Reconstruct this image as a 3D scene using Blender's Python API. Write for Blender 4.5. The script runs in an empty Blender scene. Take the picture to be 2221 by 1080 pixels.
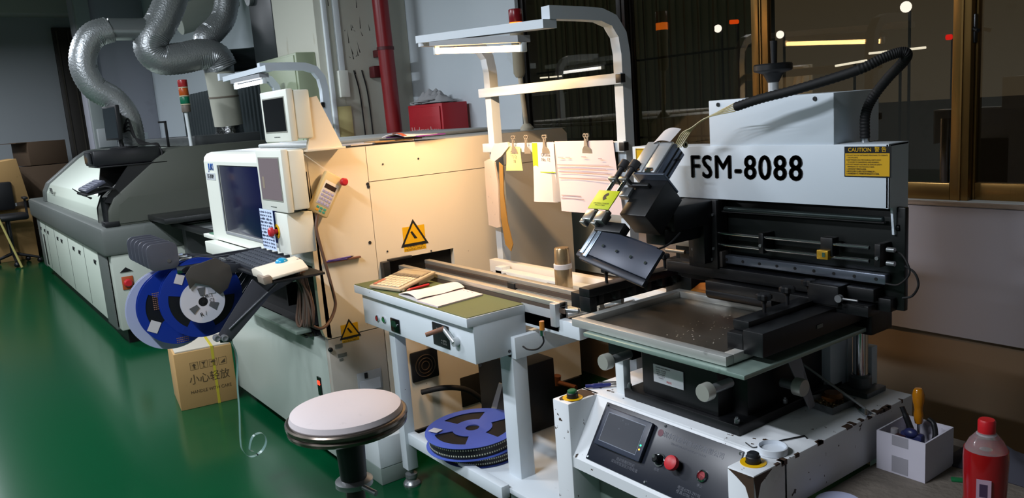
import bpy, bmesh, math, random
from mathutils import Vector, Matrix, Quaternion
random.seed(7)
C = bpy.context.scene.collection
scene = bpy.context.scene
H = 1.55; FPX = 1728.97
RM = Matrix(((0.59177941, -0.09533919, 0.80044211), (0.80273097, 0.16038795, -0.57436809), (-0.07362148, 0.98243888, 0.17144601)))
# ---- camera, world, exposure
cam = bpy.data.cameras.new('camera'); co = bpy.data.objects.new('camera', cam); C.objects.link(co)
cam.sensor_fit = 'HORIZONTAL'; cam.sensor_width = 36; cam.lens = FPX / 2221 * 36; cam.clip_start = .05; cam.clip_end = 200
co.matrix_world = Matrix.Translation((0, 0, H)) @ RM.to_4x4()
scene.camera = co
scene.view_settings.view_transform = 'Standard'; scene.view_settings.look = 'None'
scene.view_settings.exposure = 0.22; scene.view_settings.gamma = 1.0; scene.view_settings.use_curve_mapping = False
W = bpy.data.worlds.new('night'); scene.world = W; W.use_nodes = True
W.node_tree.nodes['Background'].inputs[0].default_value = (.36, .33, .28, 1)
W.node_tree.nodes['Background'].inputs[1].default_value = .52
# ceiling luminaires of the hall: (x, y, z, length, watts)
HALL_LAMPS = [(-1.9, -0.9, 3.25, 1.2, 118), (-4.9, -0.6, 3.25, 1.2, 125), (-8.6, -0.4, 3.25, 1.2, 105), (-12.5, -0.3, 3.25, 1.2, 80), (-7.2, -3.6, 3.25, 1.2, 60), (-2.0, -4.2, 3.25, 1.2, 60)]
COOL = (.87, .92, 1.0); WARM = (1.0, .62, .30)

def A(px, py, x=None, y=None, z=None, d=None):
    """point of the place seen at a photo pixel, on a plane of known x, y, z or at depth d"""
    r = RM @ Vector((px - 1110.5, -(py - 540), -FPX)); o = Vector((0, 0, H))
    if x is not None: t = x / r.x
    elif y is not None: t = y / r.y
    elif z is not None: t = (z - H) / r.z
    else: t = d / FPX
    return o + r * t

# ---- materials
def lin(c):
    if isinstance(c, str):
        c = [int(c[i:i+2], 16) / 255 for i in (0, 2, 4)]
    return [(v / 12.92 if v <= .04045 else ((v + .055) / 1.055) ** 2.4) for v in c]
MC = {}
def mat(name, col, rough=.5, metal=0., var=.0, vs=6., chips=0., chs=30., chipcol='3a2c22', bump=0., bs=80., emis=0., trans=0., alpha=1., ior=1.45, coat=0., streak=None, col2=None, spec=.5):
    if name in MC: return MC[name]
    m = bpy.data.materials.new(name); m.use_nodes = True; nt = m.node_tree; N = nt.nodes; L = nt.links
    b = N['Principled BSDF']; c = lin(col)
    def I(k): return b.inputs[k]
    I('Base Color').default_value = (*c, 1); I('Roughness').default_value = rough; I('Metallic').default_value = metal
    I('Specular IOR Level').default_value = spec; I('IOR').default_value = ior
    I('Transmission Weight').default_value = trans; I('Alpha').default_value = alpha; I('Coat Weight').default_value = coat
    if emis:
        I('Emission Color').default_value = (*c, 1); I('Emission Strength').default_value = emis
    out = None
    if var or chips or bump:
        tc = N.new('ShaderNodeTexCoord')
        geo = N.new('ShaderNodeNewGeometry')
    if var:
        n = N.new('ShaderNodeTexNoise'); n.inputs['Scale'].default_value = vs; n.inputs['Detail'].default_value = 6; n.inputs['Roughness'].default_value = .65
        if streak:
            mp = N.new('ShaderNodeMapping'); mp.inputs['Scale'].default_value = streak; L.new(geo.outputs['Position'], mp.inputs[0]); L.new(mp.outputs[0], n.inputs[0])
        else: L.new(geo.outputs['Position'], n.inputs[0])
        r = N.new('ShaderNodeMapRange'); r.inputs[1].default_value = .62; r.inputs[2].default_value = .68
        L.new(n.outputs[0], r.inputs[0])
        mx = N.new('ShaderNodeMix'); mx.data_type = 'RGBA'
        c2 = lin(col2) if col2 else [v * (1 - var) for v in c]
        L.new(r.outputs[0], mx.inputs[0]); mx.inputs[6].default_value = (*c, 1); mx.inputs[7].default_value = (*c2, 1)
        if col2:
            mm = N.new('ShaderNodeMath'); mm.operation = 'MULTIPLY'; mm.inputs[1].default_value = var; L.new(r.outputs[0], mm.inputs[0]); L.new(mm.outputs[0], mx.inputs[0])
        out = mx.outputs[2]
        L.new(out, I('Base Color'))
    if chips:
        n = N.new('ShaderNodeTexNoise'); n.inputs['Scale'].default_value = chs; n.inputs['Detail'].default_value = 4; n.inputs['Roughness'].default_value = .6
        L.new(geo.outputs['Position'], n.inputs[0])
        r = N.new('ShaderNodeMath'); r.operation = 'GREATER_THAN'; r.inputs[1].default_value = .80 - chips * .16
        L.new(n.outputs[0], r.inputs[0])
        mx = N.new('ShaderNodeMix'); mx.data_type = 'RGBA'; L.new(r.outputs[0], mx.inputs[0])
        if out: L.new(out, mx.inputs[6])
        else: mx.inputs[6].default_value = (*c, 1)
        mx.inputs[7].default_value = (*lin(chipcol), 1); L.new(mx.outputs[2], I('Base Color'))
    if bump:
        n = N.new('ShaderNodeTexNoise'); n.inputs['Scale'].default_value = bs; n.inputs['Detail'].default_value = 3
        L.new(geo.outputs['Position'], n.inputs[0])
        bp = N.new('ShaderNodeBump'); bp.inputs['Strength'].default_value = bump; bp.inputs['Distance'].default_value = .01
        L.new(n.outputs[0], bp.inputs['Height']); L.new(bp.outputs[0], I('Normal'))
    MC[name] = m; return m

white_p = mat('white_paint', 'd6dde0', .42, var=.10, vs=3)
white_chip = mat('chipped_white_paint', 'd6dade', .45, var=.12, vs=4, chips=.8, chs=30)
white_tab = mat('workbench_white', 'd0d8de', .4, var=.08, vs=4, chips=.35, chs=40)
cream = mat('cream_enamel', 'ddd3c0', .42, var=.05, vs=2, chips=.15, chs=22, chipcol='6a5140')
creamw = mat('off_white_enamel', 'd9dcd2', .38, var=.06, vs=3)
greyw = mat('lower_panel_grey', 'a9b3ab', .33, var=.10, vs=2)
black_m = mat('black_steel', '090a0d', .42, var=.3, vs=20)
black_p = mat('black_plastic', '121316', .45)
black_g = mat('black_gloss', '08090b', .18)
rubber = mat('black_rubber', '0e0e10', .7)
dgrey = mat('dark_grey_paint', '3b3f40', .45, var=.12, vs=5)
mgrey = mat('mid_grey_paint', '595e5b', .45, var=.1, vs=5)
alu = mat('brushed_aluminium', 'c3c6c8', .38, .55, var=.15, vs=40)
alu_d = mat('worn_aluminium_frame', 'b9bab6', .40, .5, var=.3, vs=14, chips=.4, chs=60, chipcol='4a4a44')
chrome = mat('chrome', 'c9ccd0', .12, 1.)
steel = mat('steel', '8f9294', .32, .7, var=.2, vs=30)
dsteel = mat('dark_steel', '4a4b4d', .35, .9, var=.2, vs=30)
paper = mat('paper', 'd3cdcc', .8)
paper_p = mat('pinkish_paper', 'd2c3c6', .8)
ink = mat('black_ink', '101114', .6)
inkb = mat('grey_ink', '6f6a70', .8)
red_pl = mat('red_plastic', 'b3222a', .35)
green_pl = mat('green_plastic', '1f6b3a', .4)
yellow_l = mat('yellow_label', 'd9a900', .45)
blue_r = mat('blue_reel_plastic', '163390', .35, var=.12, vs=10)
blue_r2 = mat('blue_violet_reel_plastic', '4a5fb4', .35, var=.12, vs=10)
card = mat('brown_cardboard', 'a58352', .8, var=.15, vs=8)
card_d = mat('dark_cardboard', '4c3c2c', .85, var=.2, vs=6)
brass = mat('brass', 'b08a35', .3, .9)
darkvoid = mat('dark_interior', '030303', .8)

# ---- object helpers
WL = {}
def tagp(o, label=None, cat=None, group=None, kind=None):
    if label: o['label'] = label
    if cat: o['category'] = cat
    if group: o['group'] = group
    if kind: o['kind'] = kind
    return o
def thing(name, label, cat, loc=(0, 0, 0), group=None):
    o = bpy.data.objects.new(name, None); C.objects.link(o); o.location = loc; o.empty_display_size = .05
    WL[o] = Vector(loc); return tagp(o, label, cat, group)
def frame(o, ux, uy):
    ux = Vector(ux).normalized(); n = ux.cross(Vector(uy)).normalized(); uy = n.cross(ux)
    m = Matrix((ux, uy, n)).transposed().to_4x4(); return Matrix.Translation(Vector(o)) @ m
class MB:
    def __init__(s): s.bm = bmesh.new()
    def _add(s, b, M=None):
        if M is not None: bmesh.ops.transform(b, matrix=M, verts=b.verts)
        me = bpy.data.meshes.new('t'); b.to_mesh(me); b.free(); s.bm.from_mesh(me); bpy.data.meshes.remove(me); return s
    def box(s, x0, x1, y0, y1, z0, z1, b=0., M=None, seg=2):
        t = bmesh.new(); bmesh.ops.create_cube(t, size=1)
        for v in t.verts: v.co = ((x0+x1)/2 + v.co.x*(x1-x0), (y0+y1)/2 + v.co.y*(y1-y0), (z0+z1)/2 + v.co.z*(z1-z0))
        if b: bmesh.ops.bevel(t, geom=t.edges[:] + t.verts[:], offset=b, segments=seg, profile=.5, affect='EDGES')
        return s._add(t, M)
    def poly(s, pts, vec, M=None, b=0.):
        """closed prism: outline pts (3-D) swept along vec"""
        t = bmesh.new(); vec = Vector(vec)
        a = [t.verts.new(Vector(p)) for p in pts]; c = [t.verts.new(Vector(p) + vec) for p in pts]; n = len(pts)
        t.faces.new(a); t.faces.new(c[::-1])
        for i in range(n): t.faces.new((a[i], c[i], c[(i+1) % n], a[(i+1) % n]))
        bmesh.ops.recalc_face_normals(t, faces=t.faces)
        if b: bmesh.ops.bevel(t, geom=t.edges[:], offset=b, segments=2, profile=.5, affect='EDGES')
        return s._add(t, M)
    def cyl(s, p0, p1, r0, r1=None, n=24, b=0.):
        r1 = r0 if r1 is None else r1; p0 = Vector(p0); p1 = Vector(p1); d = p1 - p0; h = d.length
        t = bmesh.new(); bmesh.ops.create_cone(t, cap_ends=True, segments=n, radius1=r0, radius2=r1, depth=h)
        if b: bmesh.ops.bevel(t, geom=[e for e in t.edges if len(e.link_faces) == 2 and any(len(f.verts) > 4 for f in e.link_faces)], offset=b, segments=2, profile=.5, affect='EDGES')
        return s._add(t, Matrix.Translation((p0 + p1) / 2) @ d.to_track_quat('Z', 'Y').to_matrix().to_4x4())
    def lathe(s, o, ax, prof, n=32):
        """prof: list of (radius, height along ax)"""
        t = bmesh.new(); rings = []
        for r, h in prof:
            rings.append([t.verts.new((max(r, 1e-5)*math.cos(2*math.pi*i/n), max(r, 1e-5)*math.sin(2*math.pi*i/n), h)) for i in range(n)])
        for a, c in zip(rings, rings[1:]):
            for i in range(n): t.faces.new((a[i], a[(i+1) % n], c[(i+1) % n], c[i]))
        if prof[0] != prof[-1]:
            if prof[0][0] > 1e-4: t.faces.new(rings[0][::-1])
            if prof[-1][0] > 1e-4: t.faces.new(rings[-1])
        bmesh.ops.remove_doubles(t, verts=t.verts, dist=2e-5)
        bmesh.ops.recalc_face_normals(t, faces=t.faces)
        return s._add(t, Matrix.Translation(Vector(o)) @ Vector(ax).normalized().to_track_quat('Z', 'Y').to_matrix().to_4x4())
    def tube(s, pts, r, n=10, sub=6, rib=0., close=False, flat=None):
        """round tube along a smooth curve through pts; rib makes corrugations; flat=(w,t,normal) sweeps a strip instead"""
        P = [Vector(p) for p in pts]; Q = []
        if sub > 1 and len(P) > 2:
            m = len(P)
            for i in range(m if close else m - 1):
                a = P[(i-1) % m] if close or i > 0 else P[0]*2 - P[1]; b_ = P[i]; c_ = P[(i+1) % m]; d_ = P[(i+2) % m] if close or i + 2 < m else P[-1]*2 - P[-2]
                for k in range(sub):
                    u = k / sub; Q.append(.5*((2*b_) + (c_-a)*u + (2*a-5*b_+4*c_-d_)*u*u + (3*b_-a-3*c_+d_)*u**3))
            if not close: Q.append(P[-1])
        else: Q = P
        t = bmesh.new(); rings = []; m = len(Q); up = None
        for i, q in enumerate(Q):
            tg = ((Q[(i+1) % m] - Q[i-1]) if close else (Q[min(i+1, m-1)] - Q[max(i-1, 0)])).normalized()
            if up is None:
                up = tg.orthogonal().normalized()
            up = (up - tg*up.dot(tg)).normalized(); sd = tg.cross(up)
            rr = r[min(int(i / max(sub, 1)), len(r)-1)] if isinstance(r, (list, tuple)) else r
            if rib: rr *= 1 + rib * (1 if i % 2 else -1)
            if flat:
                w, th, nn = flat; nn = Vector(nn); nn = (nn - tg*nn.dot(tg)).normalized(); s2 = tg.cross(nn)
                rings.append([t.verts.new(q + s2*a_*w/2 + nn*b2*th/2) for a_, b2 in ((1, 1), (-1, 1), (-1, -1), (1, -1))])
            else:
                rings.append([t.verts.new(q + (up*math.cos(2*math.pi*k/n) + sd*math.sin(2*math.pi*k/n))*rr) for k in range(n)])
        k_ = len(rings[0])
        for i in range(m if close else m - 1):
            a, c = rings[i], rings[(i+1) % m]
            for k in range(k_): t.faces.new((a[k], a[(k+1) % k_], c[(k+1) % k_], c[k]))
        if not close: t.faces.new(rings[0][::-1]); t.faces.new(rings[-1])
        bmesh.ops.recalc_face_normals(t, faces=t.faces)
        return s._add(t)
    def sph(s, o, r, n=16, sc=(1, 1, 1)):
        t = bmesh.new(); bmesh.ops.create_uvsphere(t, u_segments=n, v_segments=max(6, n//2), radius=r)
        return s._add(t, Matrix.Translation(Vector(o)) @ Matrix.Diagonal((*sc, 1)))
    def grid(s, fn, nu, nv, th=0.):
        """surface fn(u,v) with thickness th"""
        t = bmesh.new(); V = [[t.verts.new(fn(i/nu, j/nv)) for j in range(nv+1)] for i in range(nu+1)]
        F = [t.faces.new((V[i][j], V[i+1][j], V[i+1][j+1], V[i][j+1])) for i in range(nu) for j in range(nv)]
        bmesh.ops.recalc_face_normals(t, faces=F)
        if th: bmesh.ops.solidify(t, geom=F, thickness=th)
        return s._add(t)
    def obj(s, name, m, parent=None, label=None, cat=None, group=None, kind=None, ang=32):
        me = bpy.data.meshes.new(name); bmesh.ops.recalc_face_normals(s.bm, faces=s.bm.faces)
        org = WL[parent] if parent else None
        if org is None:
            xs = [v.co for v in s.bm.verts]; lo = [min(c[i] for c in xs) for i in range(3)]; hi = [max(c[i] for c in xs) for i in range(3)]
            org = Vector(((lo[0]+hi[0])/2, (lo[1]+hi[1])/2, lo[2]))
        bmesh.ops.translate(s.bm, vec=-org, verts=s.bm.verts); s.bm.to_mesh(me); s.bm.free()
        for p in me.polygons: p.use_smooth = True
        me.set_sharp_from_angle(angle=math.radians(ang))
        me.materials.append(m); o = bpy.data.objects.new(name, me); C.objects.link(o)
        if parent: o.parent = parent
        else: o.location = org
        WL[o] = org.copy(); return tagp(o, label, cat, group, kind)
def text(name, s, size, o, ux, uy, m, parent, align='CENTER', bold=0., sx=1., ext=.0006, sp=1., lsp=1., label=None):
    cu = bpy.data.curves.new(name, 'FONT'); cu.body = s; cu.size = size; cu.align_x = align; cu.align_y = 'CENTER'
    cu.extrude = ext; cu.space_character = sp; cu.space_line = lsp; cu.resolution_u = 3
    t = bpy.data.objects.new('t', cu); C.objects.link(t); dg = bpy.context.evaluated_depsgraph_get(); dg.update()
    me = bpy.data.meshes.new_from_object(t.evaluated_get(dg)); bpy.data.objects.remove(t); bpy.data.curves.remove(cu)
    if bold:
        bm = bmesh.new()
        for dx, dy in ((-bold, 0), (bold, 0), (0, bold*.6), (0, -bold*.6)):
            bb = me.copy(); bb.transform(Matrix.Translation((dx, dy, 0))); bm.from_mesh(bb); bpy.data.meshes.remove(bb)
        bm.to_mesh(me); bm.free()
    me.transform(frame(o, ux, uy) @ Matrix.Diagonal((sx, 1, 1, 1))); me.transform(Matrix.Translation(-WL[parent])); me.name = name
    me.materials.clear(); me.materials.append(m); ob = bpy.data.objects.new(name, me); C.objects.link(ob); ob.parent = parent; WL[ob] = WL[parent].copy()
    return tagp(ob, label)
def dup(o, off, parent=None, label=None, mats=None):
    c = o.copy(); C.objects.link(c)
    if parent: c.parent = parent
    else: c.location = o.location + Vector(off)
    WL[c] = WL[o] + Vector(off)
    if label: c['label'] = label
    for ch in list(o.children): dup(ch, off, c)
    return c
def knob_bm(p, r=.018, h=.022, post=.03):
    """lobed clamping knob on a stud, p = stud foot"""
    p = Vector(p); m = MB(); m.cyl(p, p + Vector((0, 0, post)), .005, n=10)
    t = bmesh.new(); n = 28; rings = []
    for zz, k in ((0, .55), (.006, .62), (.012, 1), (h*.8+.008, 1), (h+.008, .8)):
        rings.append([t.verts.new((p.x + (r*k*(1+.12*math.cos(7*a) if k > .7 else k*1.0))*math.cos(a), p.y + (r*k*(1+.12*math.cos(7*a) if k > .7 else k*1.0))*math.sin(a), p.z + post - .004 + zz)) for a in [2*math.pi*i/n for i in range(n)]])
    for a, c in zip(rings, rings[1:]):
        for i in range(n): t.faces.new((a[i], a[(i+1) % n], c[(i+1) % n], c[i]))
    t.faces.new(rings[-1]); t.faces.new(rings[0][::-1]); return m._add(t)
def screwhead(p, n, r=.005):
    p = Vector(p); n = Vector(n).normalized(); return MB().cyl(p, p + n*.003, r, r*.8, n=12)
# ---- the setting
def struct(name, mb, m, parent=None, label=None):
    o = mb.obj(name, m, parent); 
    if not parent: o['kind'] = 'structure'
    return o
floor_m = mat('green_epoxy_floor', '033d22', .18, var=.45, vs=1.1, col2='053e2b', bump=.03, bs=1.5, coat=0., spec=.32)
nt = floor_m.node_tree
wall_m = mat('wall_paint', 'c0cad0', .8, var=.5, vs=1.6, col2='a5a89f', bump=.1, bs=12)
wall_f = mat('far_wall_paint', '989ea2', .85, var=.12, vs=1.2)
wall_s = mat('stained_column_paint', 'bfc0b3', .8, var=.8, vs=2.4, col2='9c957f', streak=(2.2, 2.2, .45))
lav = mat('lavender_lower_wall', 'a9a6b0', .6, var=.35, vs=2.2, col2='a59a9a')
dado = mat('brown_beige_dado', '8e7861', .65, var=.6, vs=2.0, col2='7c6c5e')
bronze = mat('bronze_aluminium', '8a6b3c', .28, .85, var=.2, vs=12, streak=(30, 30, .6))
bronze_d = mat('dark_bronze', '191614', .3, .6)
struct('floor', MB().box(-16.5, 3.2, -8.2, 3.1, -.1, 0), floor_m)
ceil_m = mat('ceiling_paint', '9a9c98', .9)
struct('ceiling', MB().box(-16.5, 3.2, -8.2, 3.1, 3.9, 4.0), ceil_m)
YW = 2.95; SX = -3.9; SZ = 1.109; TZ = 3.35
m = MB(); m.box(-16.3, SX, YW, YW+.15, 0, 3.9).box(SX, 3.2, YW, YW+.15, TZ, 3.9).box(SX, 3.2, YW, YW+.15, 0, SZ)
m.box(-5.2, 3.2, YW-.03, YW, .62, SZ-.01)
struct('wall_back', m, wall_m)
struct('trim_1', MB().box(-3.0, 3.2, YW-.036, YW-.029, .62, SZ-.012), lav)
struct('trim_2', MB().box(-5.2, 3.2, YW-.014, YW-.001, 0, .619), dado)
struct('trim_3', MB().box(-3.0, 3.2, YW-.045, YW-.0, SZ-.012, SZ, .004), mat('chalky_sill', '9c8f86', .9, var=.7, vs=14, col2='5f544c', bump=.5, bs=30))
struct('wall_right', MB().box(3.05, 3.2, -8.2, YW, 0, 3.9), wall_f)
struct('wall_front', MB().box(-16.5, 3.05, -8.2, -8.05, 0, 3.9), wall_f)
struct('wall_left', MB().box(-16.5, -15.5, -8.05, YW, 0, 3.9), wall_f)
struct('trim_4', MB().box(-15.5, -15.0, -8.05, 2.6, 3.62, 3.9), mat('pale_beam', 'aab2ac', .8))
struct('trim_5', MB().box(-13.4, -13.0, 2.02, YW, 0, 3.9, .01), mat('lavender_pier', 'a2a4ae', .8, var=.1, vs=1.5))
struct('trim_6', MB().box(-12.999, -12.9, 2.03, 2.22, 1.2, 3.9, .01), mat('pale_strip', '98a09f', .7))
struct('column', MB().box(-5.95, -5.2, 2.25, YW, 0, 3.9, .006), wall_s)['kind'] = 'structure'
bpy.data.objects['column'].name = 'wall_column'
# dark door on the far wall
d = struct('door_1', MB().box(-15.5, -15.42, 2.04, 2.5, 0, 3.45, .01), mat('dark_brown_door', '2a2620', .5, var=.2, vs=3))
for yy in (2.1, 2.27, 2.44): MB().box(-15.42, -15.40, yy-.012, yy+.012, .1, 3.4).obj('panel_batten', mat('door_batten', '3a352c', .5), d)
# far dark corrugated shutter on the back wall
sh = MB().box(-11.3, -6.0, YW-.035, YW-.002, .9, 2.05)
for i in range(44): sh.cyl((-11.24+i*.12, YW-.05, .9), (-11.24+i*.12, YW-.05, 2.05), .035, n=8)
tagp(sh.obj('corrugated_shutter', mat('dark_corrugated', '3b4548', .35, .3)), 'dark corrugated metal sheet on the back wall beyond the silver ducts', 'shutter')
# window units
glass_m = bpy.data.materials.new('tinted_window_glass'); glass_m.use_nodes = True; nt = glass_m.node_tree; nt.nodes.clear()
o_ = nt.nodes.new('ShaderNodeOutputMaterial'); mx = nt.nodes.new('ShaderNodeMixShader'); tr = nt.nodes.new('ShaderNodeBsdfTransparent'); gl = nt.nodes.new('ShaderNodeBsdfGlossy')
tr.inputs[0].default_value = (.42, .38, .31, 1); gl.inputs[0].default_value = (.9, .85, .75, 1); gl.inputs['Roughness'].default_value = .015; mx.inputs[0].default_value = .11
nt.links.new(tr.outputs[0], mx.inputs[1]); nt.links.new(gl.outputs[0], mx.inputs[2]); nt.links.new(mx.outputs[0], o_.inputs[0])
xm = [SX, A(1337, 30, y=YW).x, A(1640, 60, y=YW).x, A(2078, 150, y=YW).x, -.15, 1.2]
for i in range(5):
    a, b = xm[i], xm[i+1]; f = .035; fm = bronze_d if i < 2 else bronze
    yy = YW + (.03 if i % 2 == 0 else .065)
    fr = MB(); fr.box(a-.028, a+f, yy, yy+.03, SZ, TZ, .003).box(b-f, b+.028, yy, yy+.03, SZ, TZ, .003).box(a+f, b-f, yy, yy+.03, SZ, SZ+.062, .003).box(a+f, b-f, yy, yy+.03, TZ-.06, TZ, .003)
    fr.box(a-.003, a+.003, yy-.006, yy, SZ, TZ).box(b-.003, b+.003, yy-.006, yy, SZ, TZ)
    if i == 2: fr.box(a-.04, a-.004, yy-.012, yy+.0, SZ, TZ, .003)
    w = struct('window_%d' % (i+1), fr, fm)
    MB().box(a+f, b-f, yy+.012, yy+.016, SZ+.06, TZ-.06).obj('pane', glass_m, w)
    if i == 3:
        MB().box(a+.018, a+.034, yy-.02, yy, 1.66, 1.76, .004).cyl((a+.026, yy-.02, 1.71), (a+.05, yy-.035, 1.70), .007).obj('latch', dsteel, w)
    wg = MB()
    if i < 2:
        for zz in (1.35, 1.75, 2.2, 2.7): wg.box(a, b, YW+.13, YW+.14, zz, zz+.01)
        wg.obj('wire_rail', mat('dim_rail', '39423c', .5, .4), w)
# vertical bars of the grille outside the left panes
g = thing('window_grille', 'row of thin vertical metal bars outside the left window panes', 'grille', ((SX+xm[2])/2, YW+.2, SZ))
barm = mat('glinting_bar', '8b8a78', .25, .9)
x = SX + .03; k = 0
while x < xm[2] - .04:
    MB().cyl((x, YW+.2, SZ-.05), (x, YW+.2, TZ), .0045, n=8).obj('bar', barm, g); x += .094 if k % 2 else .088; k += 1
ob = thing('street_backdrop', 'dark green corrugated fence standing across the yard outside', 'fence', (-26, 18, 0))
fb = MB().box(-44, -13.4, 18, 18.1, 0, 14)
for i in range(100): fb.box(-43.9+i*.3, -43.76+i*.3, 17.94, 18, 0, 14)
struct('floor_yard', MB().box(-60, 30, 3.3, 60, -.1, 0), mat('yard_ground', '2c2b27', .9))
fb.obj('fence_sheet', mat('fence_green', '9aaea3', .6), ob)
# lights outside, with tubes standing in for lamp reflections
def glow(name, lab, cat, pts, r, c, e, grp=None):
    mm = mat('glow_%s' % c + str(e), c, emis=e)
    q = MB()
    if len(pts) == 1: q.sph(pts[0], r, 14)
    else: q.cyl(pts[0], pts[1], r, n=8)
    t = thing(name, lab, cat, (pts[0][0], pts[0][1], 0), grp); q.obj('glowing_lens', mm, t)
    c_ = sum((Vector(p) for p in pts), Vector())/len(pts)
    MB().cyl((c_.x, c_.y+.1, 0), (c_.x, c_.y+.1, c_.z+.02), .02, n=8).cyl((c_.x, c_.y+.1, c_.z), c_, .01, n=6).obj('post', mat('dark_post', '14140f', .7), t)
YO = 11.
for px, py, r, lab in ((1965, 15, .075, 'round white lamp glowing outside, highest in the wide pane'), (1692, 75, .06, 'round white lamp glowing outside just right of the bronze window mullion'), (1557, 62, .065, 'round white lamp glowing outside left of the bronze window mullion')):
    glow('outdoor_lamp', lab, 'lamp', [A(px, py, y=YO)], r, 'dfe6ff', 9)
for p, q, lab in (((1812, 143), (1880, 131), 'short white tube standing in for a lamp reflection left of the hose bend'), ((1885, 116), (2008, 103), 'long thin white tube standing in for a lamp reflection above the hose bend'), ((1672, 140), (1712, 137), 'short white tube standing in for a lamp reflection beside the handwheel grip'), ((1235, 153), (1296, 147), 'white tube standing in for a lamp reflection between the lamp stand posts, right one'), ((1172, 169), (1218, 165), 'white tube standing in for a lamp reflection between the lamp stand posts, left one')):
    glow('lamp_reflection_tube', lab, 'lamp', [A(*p, y=YO), A(*q, y=YO)], .016, 'e8f2ff', 6)  # glowing tubes added beyond the panes in place of ceiling lamp reflections
glow('amber_sign', 'small amber lit sign outside beside the bronze mullion', 'sign', [A(1584, 48, y=YO), A(1600, 47, y=YO)], .035, 'ff5a10', 3)
glow('red_sign', 'small red lit sign outside left of the dark window gap', 'sign', [A(2053, 81, y=YO), A(2064, 80, y=YO)], .035, 'ff1a08', 3)
# hall luminaires
for i, (x, y, z, l, wt) in enumerate(HALL_LAMPS):
    t = thing('ceiling_batten', 'white fluorescent batten hanging over the hall behind the viewer', 'ceiling light', (x, y, z), 'ceiling battens over the hall')
    MB().box(x-l/2-.03, x+l/2+.03, y-.05, y+.05, z, z+.06, .01).obj('housing', white_p, t)
    MB().cyl((x-l/2, y, z-.02), (x+l/2, y, z-.02), .013, n=12).obj('tube', mat('cool_tube', 'e6f4ff', emis=2), t)
    for s in (-1, 1): MB().cyl((x+s*l*.4, y, z+.06), (x+s*l*.4, y, 3.9), .006, n=8).obj('hanger', steel, t)
    la = bpy.data.lights.new('batten_light', 'AREA'); la.shape = 'RECTANGLE'; la.size = l; la.size_y = .12; la.energy = wt; la.color = COOL
    lo = bpy.data.objects.new('batten_light', la); C.objects.link(lo); lo.parent = t; lo.location = (0, 0, -.04)
# low grimy bench right of the printer
gb = thing('grimy_low_bench', 'low bench with grimy stained grey top right of the printing machine', 'bench', (-.3, 1.8, 0))
MB().box(-1.096, .7, 1.30, 2.24, .50, .535, .004).obj('bench_top', mat('grimy_top', '6f675e', .8, var=.9, vs=9, col2='3c322c', bump=.6, bs=40), gb)
for x in (-1.08, .62):
    for y in (1.62 if x < 0 else 1.33, 2.17): MB().box(x, x+.05, y, y+.05, 0, .50, .003).obj('leg', mat('grey_leg', '55565a', .5), gb)
# ---- solder paste printer
P = thing('stencil_printer', 'white and black stencil printing machine with FSM-8088 on its top beam', 'printing machine', (-1.47, 1.8, 0))
BX0, BX1, BY0, BY1, BZ = -1.84, -1.10, 1.43, 2.15, .672
ps = BX0 + .075; pe = BX1 - .077   # pillar inner faces
b = MB()
b.box(BX0, BX1, 1.545, BY1, .54, BZ, .004)                      # deck
b.box(BX0, ps, BY0, 1.56, 0.02, BZ, .004).box(pe, BX1, BY0, 1.56, 0.02, BZ, .004)
b.box(BX0, BX0+.07, 2.05, BY1, .02, .545).box(BX1-.07, BX1, 2.05, BY1, .237, .545)
b.poly([(ps-.002, 1.548, BZ), (ps-.002, 1.436, .503), (ps-.002, 1.436, .470), (ps-.002, 1.56, .470), (ps-.002, 1.56, BZ-.002)], (pe-ps+.004, 0, 0))
b.obj('base_cabinet', white_chip, P)
MB().box(ps, pe, 1.535, 1.55, .05, .50).box(ps+.27, ps+.28, 1.46, 1.54, .05, .475).obj('leg_recess_panel', mat('shaded_grey_green', '6c7d74', .5), P)  # grey-green puts the shadow of the leg recess into the panel colour
# paint worn off the pillar tops and down the right corner edge
rust = mat('bare_rusty_edge', '3d2c20', .6, var=.5, vs=40)
w = MB()
def chiptop(x0, x1, y0, y1):
    pts = []; n = 18
    for i in range(n):
        a = 2*math.pi*i/n; k = random.uniform(.72, 1.0)
        pts.append(((x0+x1)/2 + (x1-x0)/2*k*max(-1, min(1, 1.3*math.cos(a))), (y0+y1)/2 + (y1-y0)/2*k*max(-1, min(1, 1.3*math.sin(a))), BZ))
    w.poly(pts, (0, 0, .0008))
chiptop(BX0+.001, ps-.001, 1.432, 1.56)
w.poly([(BX1-.075, BY0-.0008, BZ-.004), (BX1, BY0-.0008, BZ-.003), (BX1, BY0-.0008, .60), (BX1-.008, BY0-.0008, .565), (BX1-.014, BY0-.0008, .61), (BX1-.024, BY0-.0008, .638), (BX1-.05, BY0-.0008, .655)], (0, .0006, 0))
w.poly([(BX1+.0008, BY0, BZ-.003), (BX1+.0008, 1.50, BZ-.004), (BX1+.0008, 1.475, .655), (BX1+.0008, 1.455, .645), (BX1+.0008, 1.44, .60)], (-.0006, 0, 0))
for i in range(16):
    y = random.uniform(1.5, 2.1); l = random.uniform(.004, .03)
    w.box(BX1-random.uniform(.004, .02), BX1+.0006, y, y+l, BZ-random.uniform(.003, .012), BZ+.0006)
for i in range(26):
    x = random.uniform(-1.80, -1.13); y = random.uniform(1.56, 1.62) if i < 10 else random.uniform(1.45, 1.6); 
    if ps < x < pe and y < 1.56: y = 1.6
    l = random.uniform(.002, .016); w.poly([(x, y, BZ), (x+l, y+l*.3, BZ), (x+l*.7, y+l*.8, BZ), (x-l*.2, y+l*.5, BZ)], (0, 0, .0007))
w.obj('worn_patches', rust, P)['kind'] = 'stuff'
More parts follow.
